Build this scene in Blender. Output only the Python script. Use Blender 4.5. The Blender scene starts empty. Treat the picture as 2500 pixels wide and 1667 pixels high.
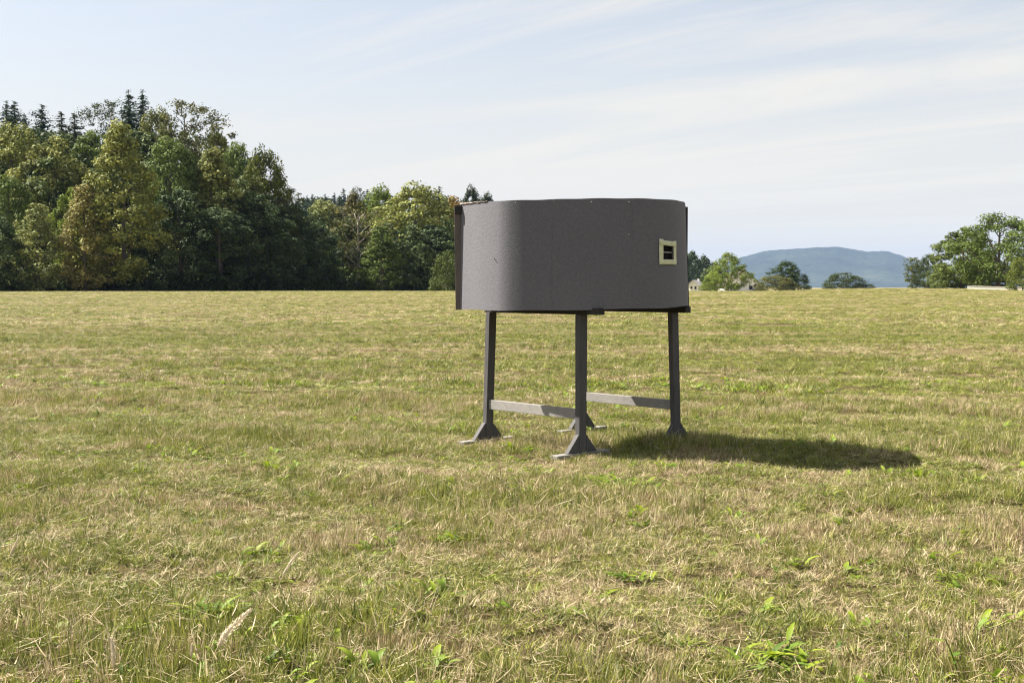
import bpy, math, random
import numpy as np
from mathutils import Vector

# ------------------------------------------------------------------ camera, sky, sun, exposure
scene = bpy.context.scene
C = scene.collection
F, HOR, EYE = 2917.0, 701.0, 1.4                 # focal length and horizon row of a 2500 x 1667 frame, eye height in m
PITCH = math.atan((833.5 - HOR) / F)
cam_d = bpy.data.cameras.new('camera'); cam = bpy.data.objects.new('camera', cam_d); C.objects.link(cam)
cam_d.lens = 42.0; cam_d.sensor_width = 36.0; cam_d.clip_start = 0.05; cam_d.clip_end = 40000
cam.location = (0, 0, EYE); cam.rotation_euler = (math.pi/2 - PITCH, 0, 0)
scene.camera = cam

SUN_EL = math.radians(47.5); SUN_AZ = math.atan2(-0.94, 0.34)     # azimuth clockwise from +Y
sun_dir = Vector((math.sin(SUN_AZ)*math.cos(SUN_EL), math.cos(SUN_AZ)*math.cos(SUN_EL), math.sin(SUN_EL)))
sl = bpy.data.lights.new('sun', 'SUN'); sl.energy = 5.0; sl.angle = math.radians(0.53); sl.color = (1.0, 0.93, 0.82)
so = bpy.data.objects.new('sun', sl); C.objects.link(so)
so.rotation_euler = sun_dir.to_track_quat('Z', 'Y').to_euler(); so.location = (-60, 20, 60)

world = bpy.data.worlds.new('World'); scene.world = world; world.use_nodes = True
world.cycles.sampling_method = 'MANUAL'; world.cycles.sample_map_resolution = 512
wn, wl = world.node_tree.nodes, world.node_tree.links
wn.clear()
def N(tree, typ, **kw):
    n = tree.nodes.new(typ)
    for k, v in kw.items(): setattr(n, k, v)
    return n
wo = N(world.node_tree, 'ShaderNodeOutputWorld'); bg = N(world.node_tree, 'ShaderNodeBackground')
sky = N(world.node_tree, 'ShaderNodeTexSky', sky_type='NISHITA', sun_disc=False, sun_elevation=SUN_EL, sun_rotation=SUN_AZ,
        altitude=400, air_density=1.0, dust_density=3.0, ozone_density=1.5)
bg.inputs['Strength'].default_value = 0.05
# thin cirrus: streaks on a high flat layer (direction projected on a plane), mixed over the sky
tc = N(world.node_tree, 'ShaderNodeTexCoord')
sep = N(world.node_tree, 'ShaderNodeSeparateXYZ'); wl.new(tc.outputs['Generated'], sep.inputs[0])
zc = N(world.node_tree, 'ShaderNodeMath', operation='MAXIMUM'); zc.inputs[1].default_value = 0.0; wl.new(sep.outputs['Z'], zc.inputs[0])
za = N(world.node_tree, 'ShaderNodeMath', operation='ADD'); za.inputs[1].default_value = 0.06; wl.new(zc.outputs[0], za.inputs[0])
dx = N(world.node_tree, 'ShaderNodeMath', operation='DIVIDE'); dy = N(world.node_tree, 'ShaderNodeMath', operation='DIVIDE')
wl.new(sep.outputs['X'], dx.inputs[0]); wl.new(za.outputs[0], dx.inputs[1])
wl.new(sep.outputs['Y'], dy.inputs[0]); wl.new(za.outputs[0], dy.inputs[1])
cmb = N(world.node_tree, 'ShaderNodeCombineXYZ'); wl.new(dx.outputs[0], cmb.inputs[0]); wl.new(dy.outputs[0], cmb.inputs[1])
def cirrus(rot, scale, loc, detail, dist):
    m1 = N(world.node_tree, 'ShaderNodeMapping'); m1.inputs['Rotation'].default_value = (0, 0, math.radians(rot)); wl.new(cmb.outputs[0], m1.inputs['Vector'])
    m2 = N(world.node_tree, 'ShaderNodeMapping'); m2.inputs['Scale'].default_value = scale; m2.inputs['Location'].default_value = loc; wl.new(m1.outputs[0], m2.inputs['Vector'])
    nn = N(world.node_tree, 'ShaderNodeTexNoise'); nn.inputs['Scale'].default_value = 1.0; nn.inputs['Detail'].default_value = detail; nn.inputs['Roughness'].default_value = 0.6; nn.inputs['Distortion'].default_value = dist
    wl.new(m2.outputs[0], nn.inputs['Vector']); return nn.outputs['Fac']
def wmath(op, a, b, clamp=False):
    n = N(world.node_tree, 'ShaderNodeMath', operation=op, use_clamp=clamp)
    for i, v in enumerate((a, b)):
        if isinstance(v, (int, float)): n.inputs[i].default_value = v
        else: wl.new(v, n.inputs[i])
    return n.outputs[0]
streak = cirrus(40, (0.20, 0.85, 1), (2.8, 4.4, 0), 12, 1.3); bank = cirrus(18, (0.16, 0.34, 1), (7.6, 4.4, 0), 4, 0.5)
cl = wmath('ADD', wmath('MULTIPLY', streak, 0.62), wmath('MULTIPLY', bank, 0.50))
cr = N(world.node_tree, 'ShaderNodeMapRange', clamp=True); cr.interpolation_type = 'SMOOTHSTEP'
cr.inputs['From Min'].default_value = 0.50; cr.inputs['From Max'].default_value = 0.66; cr.inputs['To Min'].default_value = 0.0; cr.inputs['To Max'].default_value = 0.85
wl.new(cl, cr.inputs['Value'])
hv = N(world.node_tree, 'ShaderNodeMapRange', clamp=True); hv.interpolation_type = 'SMOOTHSTEP'      # milky air thickening towards the horizon
hv.inputs['From Min'].default_value = 0.0; hv.inputs['From Max'].default_value = 0.25; hv.inputs['To Min'].default_value = 0.96; hv.inputs['To Max'].default_value = 0.46
wl.new(sep.outputs['Z'], hv.inputs['Value'])
veil = wmath('SUBTRACT', 1.0, wmath('MULTIPLY', wmath('SUBTRACT', 1.0, cr.outputs[0]), wmath('SUBTRACT', 1.0, hv.outputs[0])))
mixc = N(world.node_tree, 'ShaderNodeMix', data_type='RGBA')
wl.new(veil, mixc.inputs['Factor']); wl.new(sky.outputs[0], mixc.inputs['A']); mixc.inputs['B'].default_value = (5.5, 5.28, 4.85, 1)
wl.new(mixc.outputs['Result'], bg.inputs['Color']); wl.new(bg.outputs[0], wo.inputs['Surface'])

vs = scene.view_settings
vs.view_transform = 'Standard'; vs.look = 'None'; vs.gamma = 1.0; vs.use_curve_mapping = False; vs.exposure = 1.8
scene.render.engine = 'CYCLES'
cy = scene.cycles
cy.use_denoising = True; cy.denoiser = 'OPENIMAGEDENOISE'; cy.denoising_prefilter = 'ACCURATE'; cy.denoising_input_passes = 'RGB_ALBEDO_NORMAL'
cy.max_bounces = 4; cy.diffuse_bounces = 2; cy.transmission_bounces = 3; cy.transparent_max_bounces = 8; cy.volume_bounces = 1
cy.use_adaptive_sampling = False; cy.filter_width = 1.15

# ------------------------------------------------------------------ helpers
rng = np.random.default_rng(7); random.seed(7)
def ray(px, py, d):
    """point seen at photo pixel (px, py), d metres ahead along +Y"""
    cx, cy_ = (px - 1250)/F, (833.5 - py)/F
    y = math.cos(PITCH) + math.sin(PITCH)*cy_; z = -math.sin(PITCH) + math.cos(PITCH)*cy_
    return Vector((cx*d/y, d, EYE + z*d/y))
def S(a, b, x):
    t = np.clip((np.asarray(x, float) - a)/(b - a), 0, 1); return t*t*(3 - 2*t)
_ph = np.random.default_rng(3).uniform(0, 6.28, (24, 3))
def micro(x, y):
    z = 0
    for i in range(14):
        a = _ph[i, 2]; k = [1.3, 2.1, 3.2, 4.6, 6.5, 9.0, 12.0][i % 7]
        z = z + np.sin((x*math.cos(a) + y*math.sin(a))*k + _ph[i, 0])*0.016/math.sqrt(k)
    return z
def T(x, y):
    """height of the meadow"""
    x = np.asarray(x, float); y = np.asarray(y, float)
    yy = np.maximum(y, 1.0)
    z = 0.70*S(30, 205, y) - np.clip(y - 205, 0, 500)*0.0041 - 1.5*S(700, 3000, y)
    r = x/yy
    z = z + 0.50*S(0.21, 0.30, r)*(1 - 0.55*S(0.36, 0.42, r))*S(70, 240, y)*(1 - S(420, 700, y))
    near = 1 - S(14, 45, np.hypot(x, y - 6))
    return z + micro(x, y)*near
def hillA(x, y):
    return 25*S(206, 305, y)*(1 - S(-78, -38, x + 0.12*(y - 250)))*(1 - 0.25*S(340, 430, y))
def hillB(x, y):
    y0 = 330 + 220*S(10, 70, x)
    return 30*S(0, 290, y - y0)*(1 - 0.62*S(-40, 130, x))*(1 - S(85, 140, x))
def G(x, y):
    return np.maximum(T(x, y), np.maximum(hillA(x, y), hillB(x, y)))

def mesh_np(name, verts, faces, attrs=None, smooth=False):
    verts = np.ascontiguousarray(verts, dtype=np.float32); faces = np.ascontiguousarray(faces, dtype=np.int32)
    me = bpy.data.meshes.new(name); n, k = faces.shape
    me.vertices.add(len(verts)); me.vertices.foreach_set('co', verts.ravel())
    me.loops.add(n*k); me.loops.foreach_set('vertex_index', faces.ravel())
    me.polygons.add(n); me.polygons.foreach_set('loop_start', np.arange(0, n*k, k, dtype=np.int32))
    if smooth: me.polygons.foreach_set('use_smooth', np.ones(n, dtype=bool))
    me.update(calc_edges=True)
    for an, (dom, vals) in (attrs or {}).items():
        a = me.attributes.new(an, 'FLOAT', dom); a.data.foreach_set('value', np.ascontiguousarray(vals, dtype=np.float32))
    return me
def link(name, me, mat=None, parent=None, loc=None):
    o = bpy.data.objects.new(name, me); C.objects.link(o)
    if mat is not None and not len(me.materials): me.materials.append(mat)
    if parent is not None: o.parent = parent
    if loc is not None: o.location = loc
    return o
def tag(o, label=None, cat=None, group=None, kind=None):
    if label: o['label'] = label
    if cat: o['category'] = cat
    if group: o['group'] = group
    if kind: o['kind'] = kind
    return o
def empty(name, loc, label, cat, group=None):
    o = bpy.data.objects.new(name, None); C.objects.link(o); o.location = loc; o.empty_display_size = 0.2
    return tag(o, label, cat, group)
def boxmesh(name, c, ex, ey, ez, bevel=0.0, taper=1.0):
    """box with centre c and half-extent vectors ex, ey, ez (world axes); slight bevel"""
    import bmesh
    bm = bmesh.new(); c, ex, ey, ez = Vector(c), Vector(ex), Vector(ey), Vector(ez)
    vs_ = []
    for sz in (-1, 1):
        t = taper if sz > 0 else 1.0
        for sx, sy in ((-1, -1), (1, -1), (1, 1), (-1, 1)):
            vs_.append(bm.verts.new(c + ex*sx*t + ey*sy*t + ez*sz))
    for f in ((0, 3, 2, 1), (4, 5, 6, 7), (0, 1, 5, 4), (1, 2, 6, 5), (2, 3, 7, 6), (3, 0, 4, 7)):
        bm.faces.new([vs_[i] for i in f])
    bmesh.ops.recalc_face_normals(bm, faces=bm.faces[:])
    if bevel: bmesh.ops.bevel(bm, geom=bm.edges[:], offset=bevel, segments=2, affect='EDGES', profile=0.6)
    me = bpy.data.meshes.new(name); bm.to_mesh(me); bm.free(); return me
def prismmesh(name, poly, depth_vec, bevel=0.0):
    """extrude a polygon (list of Vectors) along depth_vec, centred"""
    import bmesh
    bm = bmesh.new(); d = Vector(depth_vec)/2
    a = [bm.verts.new(Vector(p) - d) for p in poly]; b = [bm.verts.new(Vector(p) + d) for p in poly]
    bm.faces.new(a[::-1]); bm.faces.new(b)
    for i in range(len(a)):
        j = (i + 1) % len(a); bm.faces.new((a[i], a[j], b[j], b[i]))
    bmesh.ops.recalc_face_normals(bm, faces=bm.faces[:])
    if bevel: bmesh.ops.bevel(bm, geom=bm.edges[:], offset=bevel, segments=2, affect='EDGES')
    me = bpy.data.meshes.new(name); bm.to_mesh(me); bm.free(); return me
def tube_np(pts, radii, sides=7):
    """tapered tube along pts -> verts, quad faces"""
    pts = np.asarray(pts, float); n = len(pts); V = []; Fc = []
    t = np.gradient(pts, axis=0); t /= np.linalg.norm(t, axis=1)[:, None] + 1e-9
    ref = np.array([0.31, 0.95, 0.12])
    for i in range(n):
        u = np.cross(t[i], ref); u /= np.linalg.norm(u) + 1e-9; v = np.cross(t[i], u)
        for k in range(sides):
            a = 2*math.pi*k/sides
            V.append(pts[i] + radii[i]*(math.cos(a)*u + math.sin(a)*v))
    for i in range(n - 1):
        for k in range(sides):
            k2 = (k + 1) % sides
            Fc.append((i*sides + k, i*sides + k2, (i + 1)*sides + k2, (i + 1)*sides + k))
    return np.array(V), np.array(Fc)
def merge(parts):
    V, Fc, o = [], [], 0
    for v, f in parts:
        V.append(v); Fc.append(f + o); o += len(v)
    return np.vstack(V), np.vstack(Fc)

# ------------------------------------------------------------------ materials
def new_mat(name):
    m = bpy.data.materials.new(name); m.use_nodes = True
    t = m.node_tree; t.nodes.clear()
    out = N(t, 'ShaderNodeOutputMaterial')
    return m, t, out
def pbsdf(t, out, rough=0.8, spec=0.3):
    b = N(t, 'ShaderNodeBsdfPrincipled'); b.inputs['Roughness'].default_value = rough; b.inputs['Specular IOR Level'].default_value = spec
    t.links.new(b.outputs[0], out.inputs['Surface']); return b
def ramp(t, stops, fac=None):
    r = N(t, 'ShaderNodeValToRGB'); e = r.color_ramp.elements
    while len(e) < len(stops): e.new(0.5)
    for i, (p, c) in enumerate(stops): e[i].position = p; e[i].color = (*c, 1)
    if fac is not None: t.links.new(fac, r.inputs['Fac'])
    return r
def noise(t, scale, detail=4, rough=0.55, vec=None, dist=0.0):
    n = N(t, 'ShaderNodeTexNoise'); n.inputs['Scale'].default_value = scale; n.inputs['Detail'].default_value = detail
    n.inputs['Roughness'].default_value = rough; n.inputs['Distortion'].default_value = dist
    if vec is not None: t.links.new(vec, n.inputs['Vector'])
    return n
def mathn(t, op, a, b=None, clamp=False):
    n = N(t, 'ShaderNodeMath', operation=op, use_clamp=clamp)
    for i, v in enumerate((a, b)):
        if v is None: continue
        if isinstance(v, (int, float)): n.inputs[i].default_value = v
        else: t.links.new(v, n.inputs[i])
    return n.outputs[0]
def bump(t, b, h, strength=0.4, dist=0.01):
    n = N(t, 'ShaderNodeBump'); n.inputs['Strength'].default_value = strength; n.inputs['Distance'].default_value = dist
    t.links.new(h, n.inputs['Height']); t.links.new(n.outputs[0], b.inputs['Normal'])
def mixrgb(t, fac, a, b, blend='MIX'):
    n = N(t, 'ShaderNodeMix', data_type='RGBA', blend_type=blend)
    for k, v in (('Factor', fac), ('A', a), ('B', b)):
        if isinstance(v, (int, float)): n.inputs[k].default_value = v
        elif isinstance(v, tuple): n.inputs[k].default_value = (*v, 1)
        else: t.links.new(v, n.inputs[k])
    return n.outputs['Result']

def grass_tone(t):
    """0 = fresh green, 1 = dry straw; patches of the meadow itself, by world position"""
    g = N(t, 'ShaderNodeNewGeometry')
    a = noise(t, 0.16, 3, 0.5, g.outputs['Position']); b = noise(t, 1.5, 3, 0.6, g.outputs['Position'])
    mp_ = N(t, 'ShaderNodeMapping'); mp_.inputs['Scale'].default_value = (0.018, 0.26, 0); mp_.inputs['Rotation'].default_value = (0, 0, math.radians(4))
    t.links.new(g.outputs['Position'], mp_.inputs['Vector'])
    c = noise(t, 1.0, 4, 0.6, mp_.outputs[0])
    s = mathn(t, 'ADD', mathn(t, 'MULTIPLY', a.outputs['Fac'], 0.8), mathn(t, 'MULTIPLY', b.outputs['Fac'], 1.35))
    s = mathn(t, 'ADD', s, mathn(t, 'MULTIPLY', c.outputs['Fac'], 1.15))
    sy = N(t, 'ShaderNodeSeparateXYZ'); t.links.new(g.outputs['Position'], sy.inputs[0])
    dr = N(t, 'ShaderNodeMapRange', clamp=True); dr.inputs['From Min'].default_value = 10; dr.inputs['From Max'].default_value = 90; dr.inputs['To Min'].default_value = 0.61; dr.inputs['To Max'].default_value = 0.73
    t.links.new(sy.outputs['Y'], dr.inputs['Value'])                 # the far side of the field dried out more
    return mathn(t, 'ADD', mathn(t, 'MULTIPLY', mathn(t, 'SUBTRACT', s, 1.65), 1.6), dr.outputs[0]), g

m_ground, t, out = new_mat('meadow_soil_and_thatch')
b = pbsdf(t, out, 0.95, 0.1)
tone, g = grass_tone(t)
fine = noise(t, 26, 5, 0.7, g.outputs['Position']); mid = noise(t, 3.0, 5, 0.65, g.outputs['Position'])
f2 = mathn(t, 'ADD', mathn(t, 'MULTIPLY', tone, 0.55), mathn(t, 'MULTIPLY', mathn(t, 'ADD', fine.outputs['Fac'], mid.outputs['Fac']), 0.25))
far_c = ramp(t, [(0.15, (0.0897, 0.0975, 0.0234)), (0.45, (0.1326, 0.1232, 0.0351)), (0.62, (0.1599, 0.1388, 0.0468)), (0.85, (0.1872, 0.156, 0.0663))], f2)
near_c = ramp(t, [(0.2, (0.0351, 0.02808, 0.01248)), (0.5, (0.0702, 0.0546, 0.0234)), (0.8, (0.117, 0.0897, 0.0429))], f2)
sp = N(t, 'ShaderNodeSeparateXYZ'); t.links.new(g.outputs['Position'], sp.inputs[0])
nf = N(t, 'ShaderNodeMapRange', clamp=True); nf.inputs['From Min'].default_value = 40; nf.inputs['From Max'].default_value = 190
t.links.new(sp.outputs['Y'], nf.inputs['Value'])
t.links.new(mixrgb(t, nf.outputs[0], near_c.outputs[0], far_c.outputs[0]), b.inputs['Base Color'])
bump(t, b, fine.outputs['Fac'], 0.6, 0.04)

def blade_material(name, greens, straws, bias=0.0, transl=0.25):
    m, t, out = new_mat(name)
    tone, g = grass_tone(t)
    at = N(t, 'ShaderNodeAttribute', attribute_name='rnd'); ty = N(t, 'ShaderNodeAttribute', attribute_name='dry'); al = N(t, 'ShaderNodeAttribute', attribute_name='along')
    sel = mathn(t, 'ADD', mathn(t, 'SUBTRACT', tone, 0.5 - bias), ty.outputs['Fac'], True)
    sel = mathn(t, 'MULTIPLY', mathn(t, 'SUBTRACT', sel, 0.40), 5.0, True)
    gr = ramp(t, greens, at.outputs['Fac']); st = ramp(t, straws, at.outputs['Fac'])
    col = mixrgb(t, sel, gr.outputs[0], st.outputs[0])
    # brown mixed in towards the foot of the blades
    col = mixrgb(t, mathn(t, 'MULTIPLY', mathn(t, 'SUBTRACT', 0.45, al.outputs['Fac'], True), 0.9), col, (0.085, 0.058, 0.03))
    d = N(t, 'ShaderNodeBsdfPrincipled'); d.inputs['Roughness'].default_value = 0.6; d.inputs['Specular IOR Level'].default_value = 0.35
    tr = N(t, 'ShaderNodeBsdfTranslucent'); mx = N(t, 'ShaderNodeMixShader'); mx.inputs[0].default_value = transl
    t.links.new(col, d.inputs['Base Color']); t.links.new(col, tr.inputs['Color'])
    t.links.new(d.outputs[0], mx.inputs[1]); t.links.new(tr.outputs[0], mx.inputs[2]); t.links.new(mx.outputs[0], out.inputs['Surface'])
    return m
GREENS = [(0.0, (0.040, 0.064, 0.013)), (0.35, (0.120, 0.148, 0.025)), (0.7, (0.245, 0.262, 0.046)), (1.0, (0.40, 0.39, 0.085))]
STRAWS = [(0.0, (0.085, 0.055, 0.034)), (0.25, (0.23, 0.165, 0.092)), (0.6, (0.43, 0.345, 0.20)), (1.0, (0.70, 0.61, 0.42))]
m_blade = blade_material('grass_blades', GREENS, STRAWS)
m_weed = blade_material('weed_leaves', [(0.0, (0.05, 0.10, 0.012)), (0.5, (0.14, 0.22, 0.016)), (1.0, (0.28, 0.33, 0.02))], STRAWS, bias=-0.9, transl=0.4)

def leaf_material(name, transl=0.3):
    m, t, out = new_mat(name)
    oi = N(t, 'ShaderNodeObjectInfo'); at = N(t, 'ShaderNodeAttribute', attribute_name='tone')
    r = ramp(t, [(0.0, (0.6, 0.64, 0.7)), (0.5, (1.12, 1.12, 1.08)), (1.0, (1.9, 1.75, 1.4))], at.outputs['Fac'])
    col = mixrgb(t, 1.0, oi.outputs['Color'], r.outputs[0], 'MULTIPLY')
    d = N(t, 'ShaderNodeBsdfPrincipled'); d.inputs['Roughness'].default_value = 0.7; d.inputs['Specular IOR Level'].default_value = 0.15
    tr = N(t, 'ShaderNodeBsdfTranslucent'); mx = N(t, 'ShaderNodeMixShader'); mx.inputs[0].default_value = transl
    t.links.new(col, d.inputs['Base Color']); t.links.new(col, tr.inputs['Color'])
    t.links.new(d.outputs[0], mx.inputs[1]); t.links.new(tr.outputs[0], mx.inputs[2]); t.links.new(mx.outputs[0], out.inputs['Surface'])
    return m
m_leaf = leaf_material('tree_leaves', 0.22); m_needle = leaf_material('conifer_needles', 0.1)
m_bark, t, out = new_mat('tree_bark'); b = pbsdf(t, out, 0.9, 0.2)
tco = N(t, 'ShaderNodeTexCoord'); nz = noise(t, 3.0, 5, 0.7, tco.outputs['Object'])
t.links.new(ramp(t, [(0.3, (0.06, 0.05, 0.042)), (0.7, (0.17, 0.145, 0.12))], nz.outputs['Fac']).outputs[0], b.inputs['Base Color'])
m_palebark, t, out = new_mat('pale_bark'); b = pbsdf(t, out, 0.85, 0.2)
tco = N(t, 'ShaderNodeTexCoord'); nz = noise(t, 2.0, 5, 0.7, tco.outputs['Object'])
t.links.new(ramp(t, [(0.3, (0.17, 0.15, 0.13)), (0.7, (0.34, 0.31, 0.27))], nz.outputs['Fac']).outputs[0], b.inputs['Base Color'])
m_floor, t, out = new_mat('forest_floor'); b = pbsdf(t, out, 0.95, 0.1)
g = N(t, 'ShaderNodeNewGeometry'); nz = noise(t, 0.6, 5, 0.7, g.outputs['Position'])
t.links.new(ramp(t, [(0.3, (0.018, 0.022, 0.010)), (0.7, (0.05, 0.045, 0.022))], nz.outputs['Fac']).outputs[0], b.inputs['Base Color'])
m_mount, t, out = new_mat('mountain_forest'); b = pbsdf(t, out, 0.95, 0.05)
g = N(t, 'ShaderNodeNewGeometry'); nz = noise(t, 0.0016, 6, 0.6, g.outputs['Position']); nf_ = noise(t, 0.012, 5, 0.7, g.outputs['Position'])
t.links.new(ramp(t, [(0.38, (0.008, 0.016, 0.014)), (0.55, (0.03, 0.045, 0.028)), (0.68, (0.09, 0.10, 0.055))], mathn(t, 'ADD', mathn(t, 'MULTIPLY', nz.outputs['Fac'], 0.6), mathn(t, 'MULTIPLY', nf_.outputs['Fac'], 0.4))).outputs[0], b.inputs['Base Color'])
bump(t, b, nf_.outputs['Fac'], 1.0, 60)

# grey felt: fibrous, speckled
m_felt, t, out = new_mat('grey_felt'); b = pbsdf(t, out, 0.95, 0.08)
b.inputs['Sheen Weight'].default_value = 0.12; b.inputs['Sheen Roughness'].default_value = 0.6
tco = N(t, 'ShaderNodeTexCoord')
fz = noise(t, 190, 3, 0.7, tco.outputs['Object']); fb = noise(t, 62, 4, 0.65, tco.outputs['Object']); fl = noise(t, 1.6, 3, 0.5, tco.outputs['Object'])
mpf = N(t, 'ShaderNodeMapping'); mpf.inputs['Scale'].default_value = (1, 1, 6); t.links.new(tco.outputs['Object'], mpf.inputs['Vector'])
fs = noise(t, 26, 4, 0.7, mpf.outputs[0])
v = mathn(t, 'ADD', mathn(t, 'MULTIPLY', fz.outputs['Fac'], 0.35), mathn(t, 'ADD', mathn(t, 'MULTIPLY', fb.outputs['Fac'], 0.35), mathn(t, 'ADD', mathn(t, 'MULTIPLY', fs.outputs['Fac'], 0.2), mathn(t, 'MULTIPLY', fl.outputs['Fac'], 0.1))))
t.links.new(ramp(t, [(0.34, (0.084, 0.084, 0.099)), (0.5, (0.119, 0.118, 0.134)), (0.66, (0.160, 0.157, 0.172))], v).outputs[0], b.inputs['Base Color'])
bump(t, b, v, 0.9, 0.007)
m_feltedge, t, out = new_mat('frayed_felt_edge'); b = pbsdf(t, out, 0.95, 0.05); tco = N(t, 'ShaderNodeTexCoord'); nz = noise(t, 40, 4, 0.7, tco.outputs['Object'])
t.links.new(ramp(t, [(0.35, (0.16, 0.135, 0.12)), (0.6, (0.40, 0.35, 0.31))], nz.outputs['Fac']).outputs[0], b.inputs['Base Color'])
def paint_wood(name, lo, hi, stretch):
    m, t, out = new_mat(name); b = pbsdf(t, out, 0.75, 0.3); tco = N(t, 'ShaderNodeTexCoord')
    mpw = N(t, 'ShaderNodeMapping'); mpw.inputs['Scale'].default_value = stretch; t.links.new(tco.outputs['Object'], mpw.inputs['Vector'])
    gr = noise(t, 9, 6, 0.7, mpw.outputs[0]); bl = noise(t, 3, 4, 0.6, tco.outputs['Object'])
    v = mathn(t, 'ADD', mathn(t, 'MULTIPLY', gr.outputs['Fac'], 0.65), mathn(t, 'MULTIPLY', bl.outputs['Fac'], 0.35))
    t.links.new(ramp(t, [(0.33, lo), (0.66, hi)], v).outputs[0], b.inputs['Base Color']); bump(t, b, gr.outputs['Fac'], 0.5, 0.004)
    return m
m_post = paint_wood('grey_painted_wood', (0.0425, 0.0425, 0.04505), (0.08925, 0.085, 0.085), (9, 9, 0.8))
m_rail = paint_wood('weathered_grey_wood', (0.14, 0.135, 0.13), (0.28, 0.265, 0.245), (3, 3, 14))
m_dark = paint_wood('dark_stained_wood', (0.0136, 0.01275, 0.01275), (0.034, 0.0306, 0.0289), (8, 8, 0.8))
m_batten = paint_wood('brown_grey_batten', (0.07, 0.058, 0.055), (0.14, 0.115, 0.105), (8, 8, 1.2))
m_ply = paint_wood('raw_brown_plywood', (0.20, 0.11, 0.06), (0.36, 0.21, 0.12), (6, 6, 1))
m_black, t, out = new_mat('black_opening_and_tear'); b = pbsdf(t, out, 0.9, 0.1); b.inputs['Base Color'].default_value = (0.012, 0.011, 0.013, 1)
m_tape, t, out = new_mat('pale_yellow_masking_tape'); b = pbsdf(t, out, 0.55, 0.3); tco = N(t, 'ShaderNodeTexCoord'); nz = noise(t, 30, 4, 0.6, tco.outputs['Object'])
t.links.new(ramp(t, [(0.3, (0.46, 0.47, 0.30)), (0.7, (0.58, 0.59, 0.41))], nz.outputs['Fac']).outputs[0], b.inputs['Base Color']); bump(t, b, nz.outputs['Fac'], 0.3, 0.002)
def plain(name, c, rough=0.7, var=0.12, sc=4.0):
    m, t, out = new_mat(name); b = pbsdf(t, out, rough, 0.3); tco = N(t, 'ShaderNodeTexCoord'); nz = noise(t, sc, 5, 0.65, tco.outputs['Object'])
    lo = tuple(max(0, x*(1 - var)) for x in c); hi = tuple(min(1, x*(1 + var)) for x in c)
    t.links.new(ramp(t, [(0.3, lo), (0.7, hi)], nz.outputs['Fac']).outputs[0], b.inputs['Base Color']); return m
m_white = plain('white_render_wall', (0.84, 0.82, 0.78), 0.85, 0.08, 0.6)
m_roofgrey = plain('grey_tile_roof', (0.42, 0.40, 0.40), 0.8, 0.2, 2)
m_roofbrown = plain('dark_brown_tile_roof', (0.085, 0.06, 0.055), 0.8, 0.25, 2)
m_glass = plain('dark_window_glass', (0.03, 0.035, 0.045), 0.12, 0.1)
m_paper = plain('pale_offwhite', (0.62, 0.60, 0.55), 0.7, 0.1)
m_seed = plain('dry_seed_head', (0.78, 0.68, 0.52), 0.9, 0.15, 90)
m_stem = plain('dry_grass_stem', (0.50, 0.42, 0.25), 0.8, 0.2, 30)

# ------------------------------------------------------------------ ground, hills, mountain
def ground_sheet():
    i = np.arange(-152, 153); k = 0.0612; a = 0.2/k
    xs = a*np.sinh(k*i); ys = 7.5 + a*np.sinh(k*i)
    X, Y = np.meshgrid(xs, ys); Z = T(X, Y)
    Z = np.where(Y < -5, 0.0 + 0*Z, Z)
    n = len(xs); idx = np.arange(n*n).reshape(n, n)
    f = np.stack([idx[:-1, :-1], idx[:-1, 1:], idx[1:, 1:], idx[1:, :-1]], -1).reshape(-1, 4)
    return mesh_np('meadow', np.stack([X, Y, Z], -1).reshape(-1, 3), f, smooth=True)
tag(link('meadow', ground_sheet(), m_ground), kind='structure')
def hill_sheet(name, fn, x0, x1, y0, y1, st, mat):
    xs = np.arange(x0, x1 + st, st); ys = np.arange(y0, y1 + st, st); X, Y = np.meshgrid(xs, ys)
    h = fn(X, Y); Z = np.where(h > 0.35, np.maximum(h, T(X, Y) + 0.05), T(X, Y) - 0.7)
    Z = Z + np.sin(X*0.31 + Y*0.17)*0.25 + np.sin(X*0.11 - Y*0.23)*0.3
    r, c = X.shape; idx = np.arange(r*c).reshape(r, c)
    f = np.stack([idx[:-1, :-1], idx[:-1, 1:], idx[1:, 1:], idx[1:, :-1]], -1).reshape(-1, 4)
    return tag(link(name, mesh_np(name, np.stack([X, Y, Z], -1).reshape(-1, 3), f, smooth=True), mat), kind='structure')
hill_sheet('wooded_hill', hillA, -300, -24, 200, 440, 4, m_floor)
hill_sheet('far_wooded_hill', hillB, -420, 250, 330, 900, 8, m_floor)
def wood_floor():
    """dark leaf litter under the trees along the wood's edge"""
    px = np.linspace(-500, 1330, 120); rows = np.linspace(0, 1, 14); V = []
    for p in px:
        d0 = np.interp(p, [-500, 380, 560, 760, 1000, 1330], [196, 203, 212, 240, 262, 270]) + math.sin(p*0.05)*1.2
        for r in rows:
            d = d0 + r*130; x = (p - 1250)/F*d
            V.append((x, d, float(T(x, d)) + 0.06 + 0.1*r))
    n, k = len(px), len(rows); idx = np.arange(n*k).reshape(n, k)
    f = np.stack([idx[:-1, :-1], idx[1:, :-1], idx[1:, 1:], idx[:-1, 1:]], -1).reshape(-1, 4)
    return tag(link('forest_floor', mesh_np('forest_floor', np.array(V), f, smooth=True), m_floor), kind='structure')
wood_floor()
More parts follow.
